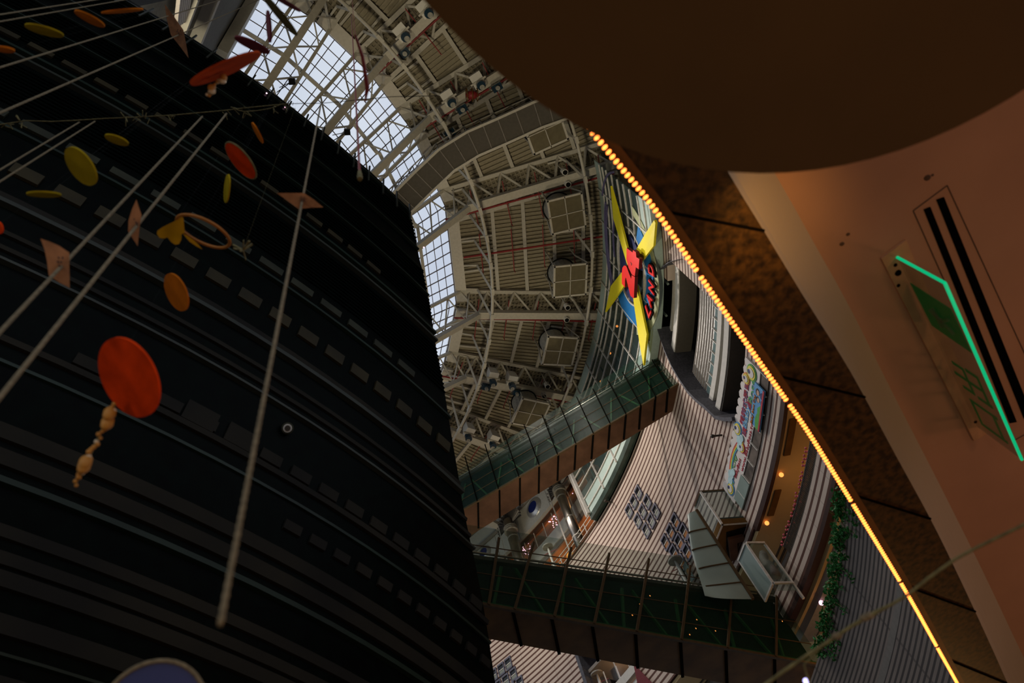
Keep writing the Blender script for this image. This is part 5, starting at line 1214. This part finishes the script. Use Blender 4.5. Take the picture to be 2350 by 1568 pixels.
top_ = c - u * Ra; b = MB(); b.tube([top_, V((top_.x, top_.y, 7.5))], .0004, 3); b.build('thread', M['black'], t)
# dried leaf ornament
p = at_dist(558, 574, 3.5); b = MB(); random.seed(9)
for k in range(9):
    d = V((random.uniform(-1, 1), random.uniform(-1, 1), random.uniform(-1, 1))).normalized() * .055; b.beam(p, p + d, .004, .012)
b.tube([p, V((p.x, p.y, 7.5))], .5 * .0006, 4); one(b, 'dried_leaf', M['twig'], 'crumpled dried leaf hanging right of the heart hoop', 'ornament')
# garland and ropes
ZG = 5.5
gar = [(-40, 292), (0, 286), (60, 277), (120, 279), (180, 276), (240, 272), (290, 270), (330, 268), (400, 264), (455, 259), (512, 254), (560, 248), (620, 242), (660, 238), (740, 237), (900, 222), (1000, 220)]
t = thing('twine_garland', 'dry twine garland stretched across the dark drum', 'garland', on_z(300, 270, ZG))
G_ = [on_z(x, y, ZG) for x, y in gar]; b = MB(); b.tube(G_[:14], .0035, 5); b.build('twine', M['twig'], t); b = MB(); b.tube(G_[13:], .0025, 4); b.build('thin_wire', M['black'], t)
b = MB(); b.tube([on_z(x, y, ZG - .02) for x, y in [(535, 250), (560, 256), (590, 254), (620, 249), (645, 240)]], .003, 5); b.build('loose_twine', M['twig'], t)
random.seed(11); b = MB()
for (px, py) in [(20, 284), (50, 279), (290, 271), (320, 270), (335, 268), (390, 266), (525, 262), (545, 252), (560, 255), (625, 247), (650, 240), (665, 240)]:
    for k in range(4):
        p = on_z(px + random.uniform(-9, 9), py + random.uniform(-3, 6), ZG); d = V((random.uniform(-1, 1), random.uniform(-1, 1), random.uniform(-1, .3))).normalized() * .045; b.beam(p, p + d, .004, .009)
tag(b.build('dry_leaves', M['twig'], t), kind='stuff')
def rope(bot, topz, rd, m_, label, end=None, attach=None):
    d = attach if attach is not None else None
    P_ = on_z(*bot[:2], 1.0) if False else None
    return None
def vrope(px, py, dist_h, z1, rd, m_, label, name='rope', below=0.0):
    """vertical rope through the pixel, at horizontal distance dist_h, from there up to z1"""
    d = ray(px, py); s = dist_h / hypot(d.x, d.y); p = d * s; b = MB(); L_ = z1 - p.z + below
    pts = []; n_ = int(L_ / .02); 
    b.tube([V((p.x, p.y, p.z - below)), V((p.x, p.y, z1))], rd, 8)
    return b, p
def rz(px, py): q = on_z(px, py, ZG); return hypot(q.x, q.y)
ropes = [((0, 760), (455, 259), 'rope hanging from the garland, third from right', .0065), ((0, 910), (512, 254), 'rope hanging from the garland, second from right', .0065),
         ((0, 388), (178, 276), 'rope on the left, upper of two close together', .005), ((0, 415), (214, 274), 'rope on the left, lower of two close together', .005)]
for (b0, tp, lb, rd) in ropes:
    b, p = vrope(b0[0] - 60, b0[1] + (b0[1] - tp[1]) / (tp[0] - b0[0]) * 60, rz(*tp), ZG, rd, M['rope'], lb)
    one(b, 'hanging_rope', M['rope'], lb + ' over the drum', 'rope', 'plain ropes hanging over the drum')
for (b0, tp, lb, rd, zt) in [((0, 258), (574, -2), 'thickest plain rope crossing the upper left, through a paper square', .0065, 26), ((0, 151), (459, -18), 'rope crossing the upper left, second of the upper ropes', .0055, 20), ((0, 48), (226, 3), 'thin rope near the top left corner, lower', .004, 20), ((0, 32), (157, 4), 'thin rope near the top left corner, upper', .004, 20)]:
    b, p = vrope(b0[0] - 60, b0[1] + (b0[1] - tp[1]) / (tp[0] - b0[0]) * 60, 1.95, zt, rd, M['rope'], lb)
    one(b, 'hanging_rope', M['rope'], lb, 'rope', 'plain ropes hanging over the drum')
# long knotted rope in the middle: beaded surface
d = ray(505, 1436); s = rz(738, 240) / hypot(d.x, d.y); p = d * s; b = MB(); pts = []; rs = []; L_ = ZG - p.z; n_ = int(L_ / .012)
for k in range(n_ + 1): pts.append(V((p.x, p.y, p.z + L_ * k / n_))); rs.append((.0062 if k % 2 else .0046))
b.tube(pts, rs, 8); one(b, 'twisted_rope', M['rope'], 'long twisted rope ending in mid air near the bottom left', 'rope', smooth=True)
b = MB(); q = at_dist(826, 411, 3.2); b.tube([V((q.x, q.y, q.z + .09)), V((q.x, q.y, 14))], .0065, 6)
t = thing('cord_pendant', 'thin dark red cord with brown bob hanging before the skylight', 'cord', q); b.build('cord', M['red'], t)
b = MB(); b.tube([q, q + UPV * .03, q + UPV * .12, q + UPV * .16], [.011, .013, .009, .003], 10); b.build('bob', M['twig'], t)
b = MB(); q2 = at_dist(838, 235, 3.6); b.tube([q2, at_dist(843, 200, 3.6), at_dist(832, 130, 3.62), at_dist(815, 80, 3.62)], [.003, .011, .008, .005], 6); b.tube([at_dist(815, 80, 3.62), at_dist(815, 80, 3.62) + UPV * 3.4], .002, 5); one(b, 'red_feather', M['red'], 'slim dark red pod hanging beside the red cord', 'ornament')
# paper squares
def square(pts, dist_, label, glyph, cpx_, gs, seed):
    t = thing('paper_square', label, 'paper', at_dist(*cpx_, dist_), 'diamond paper squares on ropes')
    P_ = [at_dist(x, y, dist_ + dz) for x, y, dz in pts]; b = MB(); c0 = sum(P_, V()) / len(P_); n_ = c0.normalized() * .006; b.prism(P_, n_); b.build('sheet', M['paper'], t)
    if glyph:
        vs, fs = text2d(glyph); xs = [p[0] for p in vs]; ys = [p[1] for p in vs]; mx, my = (min(xs) + max(xs)) / 2, (min(ys) + max(ys)) / 2; w0 = max(max(xs) - min(xs), max(ys) - min(ys))
        f = lambda o: (lambda x, y: at_dist(cpx_[0] + ((x - mx) * gs[0] + (y - my) * gs[2]) / w0, cpx_[1] + (-(y - my) * gs[1] + (x - mx) * gs[3]) / w0, dist_ - o))
        mb = MB(); solid2d(mb, vs, fs, f(.012), f(.006)); mb.build('brush_writing', M['ink'], t)
    else:
        random.seed(seed)
        for k in range(7):
            x, y = cpx_[0] + random.uniform(-9, 9) * gs[0], cpx_[1] + random.uniform(-9, 9) * gs[1]; b = MB(); b.beam(at_dist(x, y, dist_ - .012), at_dist(x + random.uniform(-5, 5), y + random.uniform(2, 7), dist_ - .012), .004, .004); b.build('brush_stroke', M['ink'], t)
def dr(tp, at): q = on_z(*tp, ZG); h = hypot(q.x, q.y); d = ray(*at); return d.length * h / hypot(d.x, d.y)
square([(93, 548, 0), (112, 554, 0), (135, 564, 0), (159, 580, 0), (159, 610, 0), (160, 661, 0), (134, 647, 0), (112, 632, 0), (108, 600, 0), (102, 572, 0)], dr((455, 259), (130, 600)) - .012, 'marbled pink paper square with brush marks, leftmost', None, (140, 600), (.9, 1.2), 1)
square([(313, 458, 0), (318, 474, 0), (325, 494, 0), (321, 515, 0), (316, 565, 0), (305, 548, 0), (294, 531, 0), (295, 506, 0), (303, 480, 0)], dr((512, 254), (310, 512)) - .012, 'narrow marbled paper square above the heart hoop', None, (312, 510), (.45, 1.0), 2)
square([(635, 443, 0), (697, 443, 0), (720, 458, 0), (742, 476, 0), (712, 477, 0), (686, 480, 0), (660, 461, 0)], dr((738, 240), (688, 460)) - .012, 'flat marbled paper square with a written character on the long rope', '秋', (695, 458), (15, 15, 0, 0), 3)
dS4 = ray(405, 72); dS4 = dS4.length * 1.95 / hypot(dS4.x, dS4.y)
square([(378, 9, 0), (398, 36, 0), (421, 69, 0), (427, 100, 0), (433, 134, 0), (414, 108, 0), (392, 80, 0), (383, 45, 0)], dS4 - .015, 'steep marbled paper square at the top, left of the skylight', None, (411, 73), (.5, .8), 4)
# bare twig crossing the lower right
tw = [(1745, 1580), (1800, 1540), (1850, 1506), (1890, 1480), (1950, 1440), (2000, 1411), (2045, 1388), (2080, 1368), (2130, 1328), (2190, 1285), (2240, 1258), (2360, 1200)]
t = thing('bare_twig', 'knotted dry twig crossing in front of the grey striped wall at lower right', 'twig', at_dist(2000, 1411, 2.2))
b = MB(); b.tube([at_dist(x, y, 2.2) for x, y in tw], [.005, .005, .005, .0045, .0045, .006, .004, .004, .004, .004, .004, .004], 6); b.build('stem', M['twig'], t)
for (px, py) in [(1995, 1413), (1985, 1418), (1920, 1460)]: b = MB(); b.ball(at_dist(px, py, 2.2), .012, 8, 6, (1.4, .8, .8)); b.build('knot', M['rope'], t)
b = MB(); b.tube([at_dist(x, y, 2.2) for x, y in [(1885, 1483), (1862, 1510), (1845, 1525), (1850, 1545), (1862, 1580)]], .003, 5); b.build('side_shoot', M['twig'], t)
b = MB(); b.ball(at_dist(1850, 1564, 2.3), .008, 8, 6); one(b, 'blue_led', mat('blue_white_led', (.5, .5, .9), .4, emit=(.55, .5, 1), es=3), 'tiny blue white lamp at the bottom edge below the bridge', 'lamp')
# pale round lamp shade edge at the bottom
c = at_dist(350, 1640, 2.2); b = MB(); r = c.normalized(); u = V((-r.y, r.x, 0)).normalized(); v = r.cross(u)
t = thing('round_lampshade', 'pale round lampshade edge just showing at the bottom left', 'lampshade', c)
b.tube([c + u * (.125 * cos(rad(q))) + v * (.125 * sin(rad(q))) for q in range(0, 360, 10)], .006, 6, closed=True); b.build('rim', M['rope'], t)
b = MB(); b.tube([c, c + r * .05], [.122, .05], 30); b.build('shade', M['navy'], t)

# floor of the atrium, far below the frame
b = MB(); b.box((0, 6, -1.7), (1, 0, 0), (0, 1, 0), (0, 0, 1), 90, 90, .2); struct(b, 'floor', M['floor'])

for o in list(bpy.data.objects):
    if '_o' in o: del o['_o']
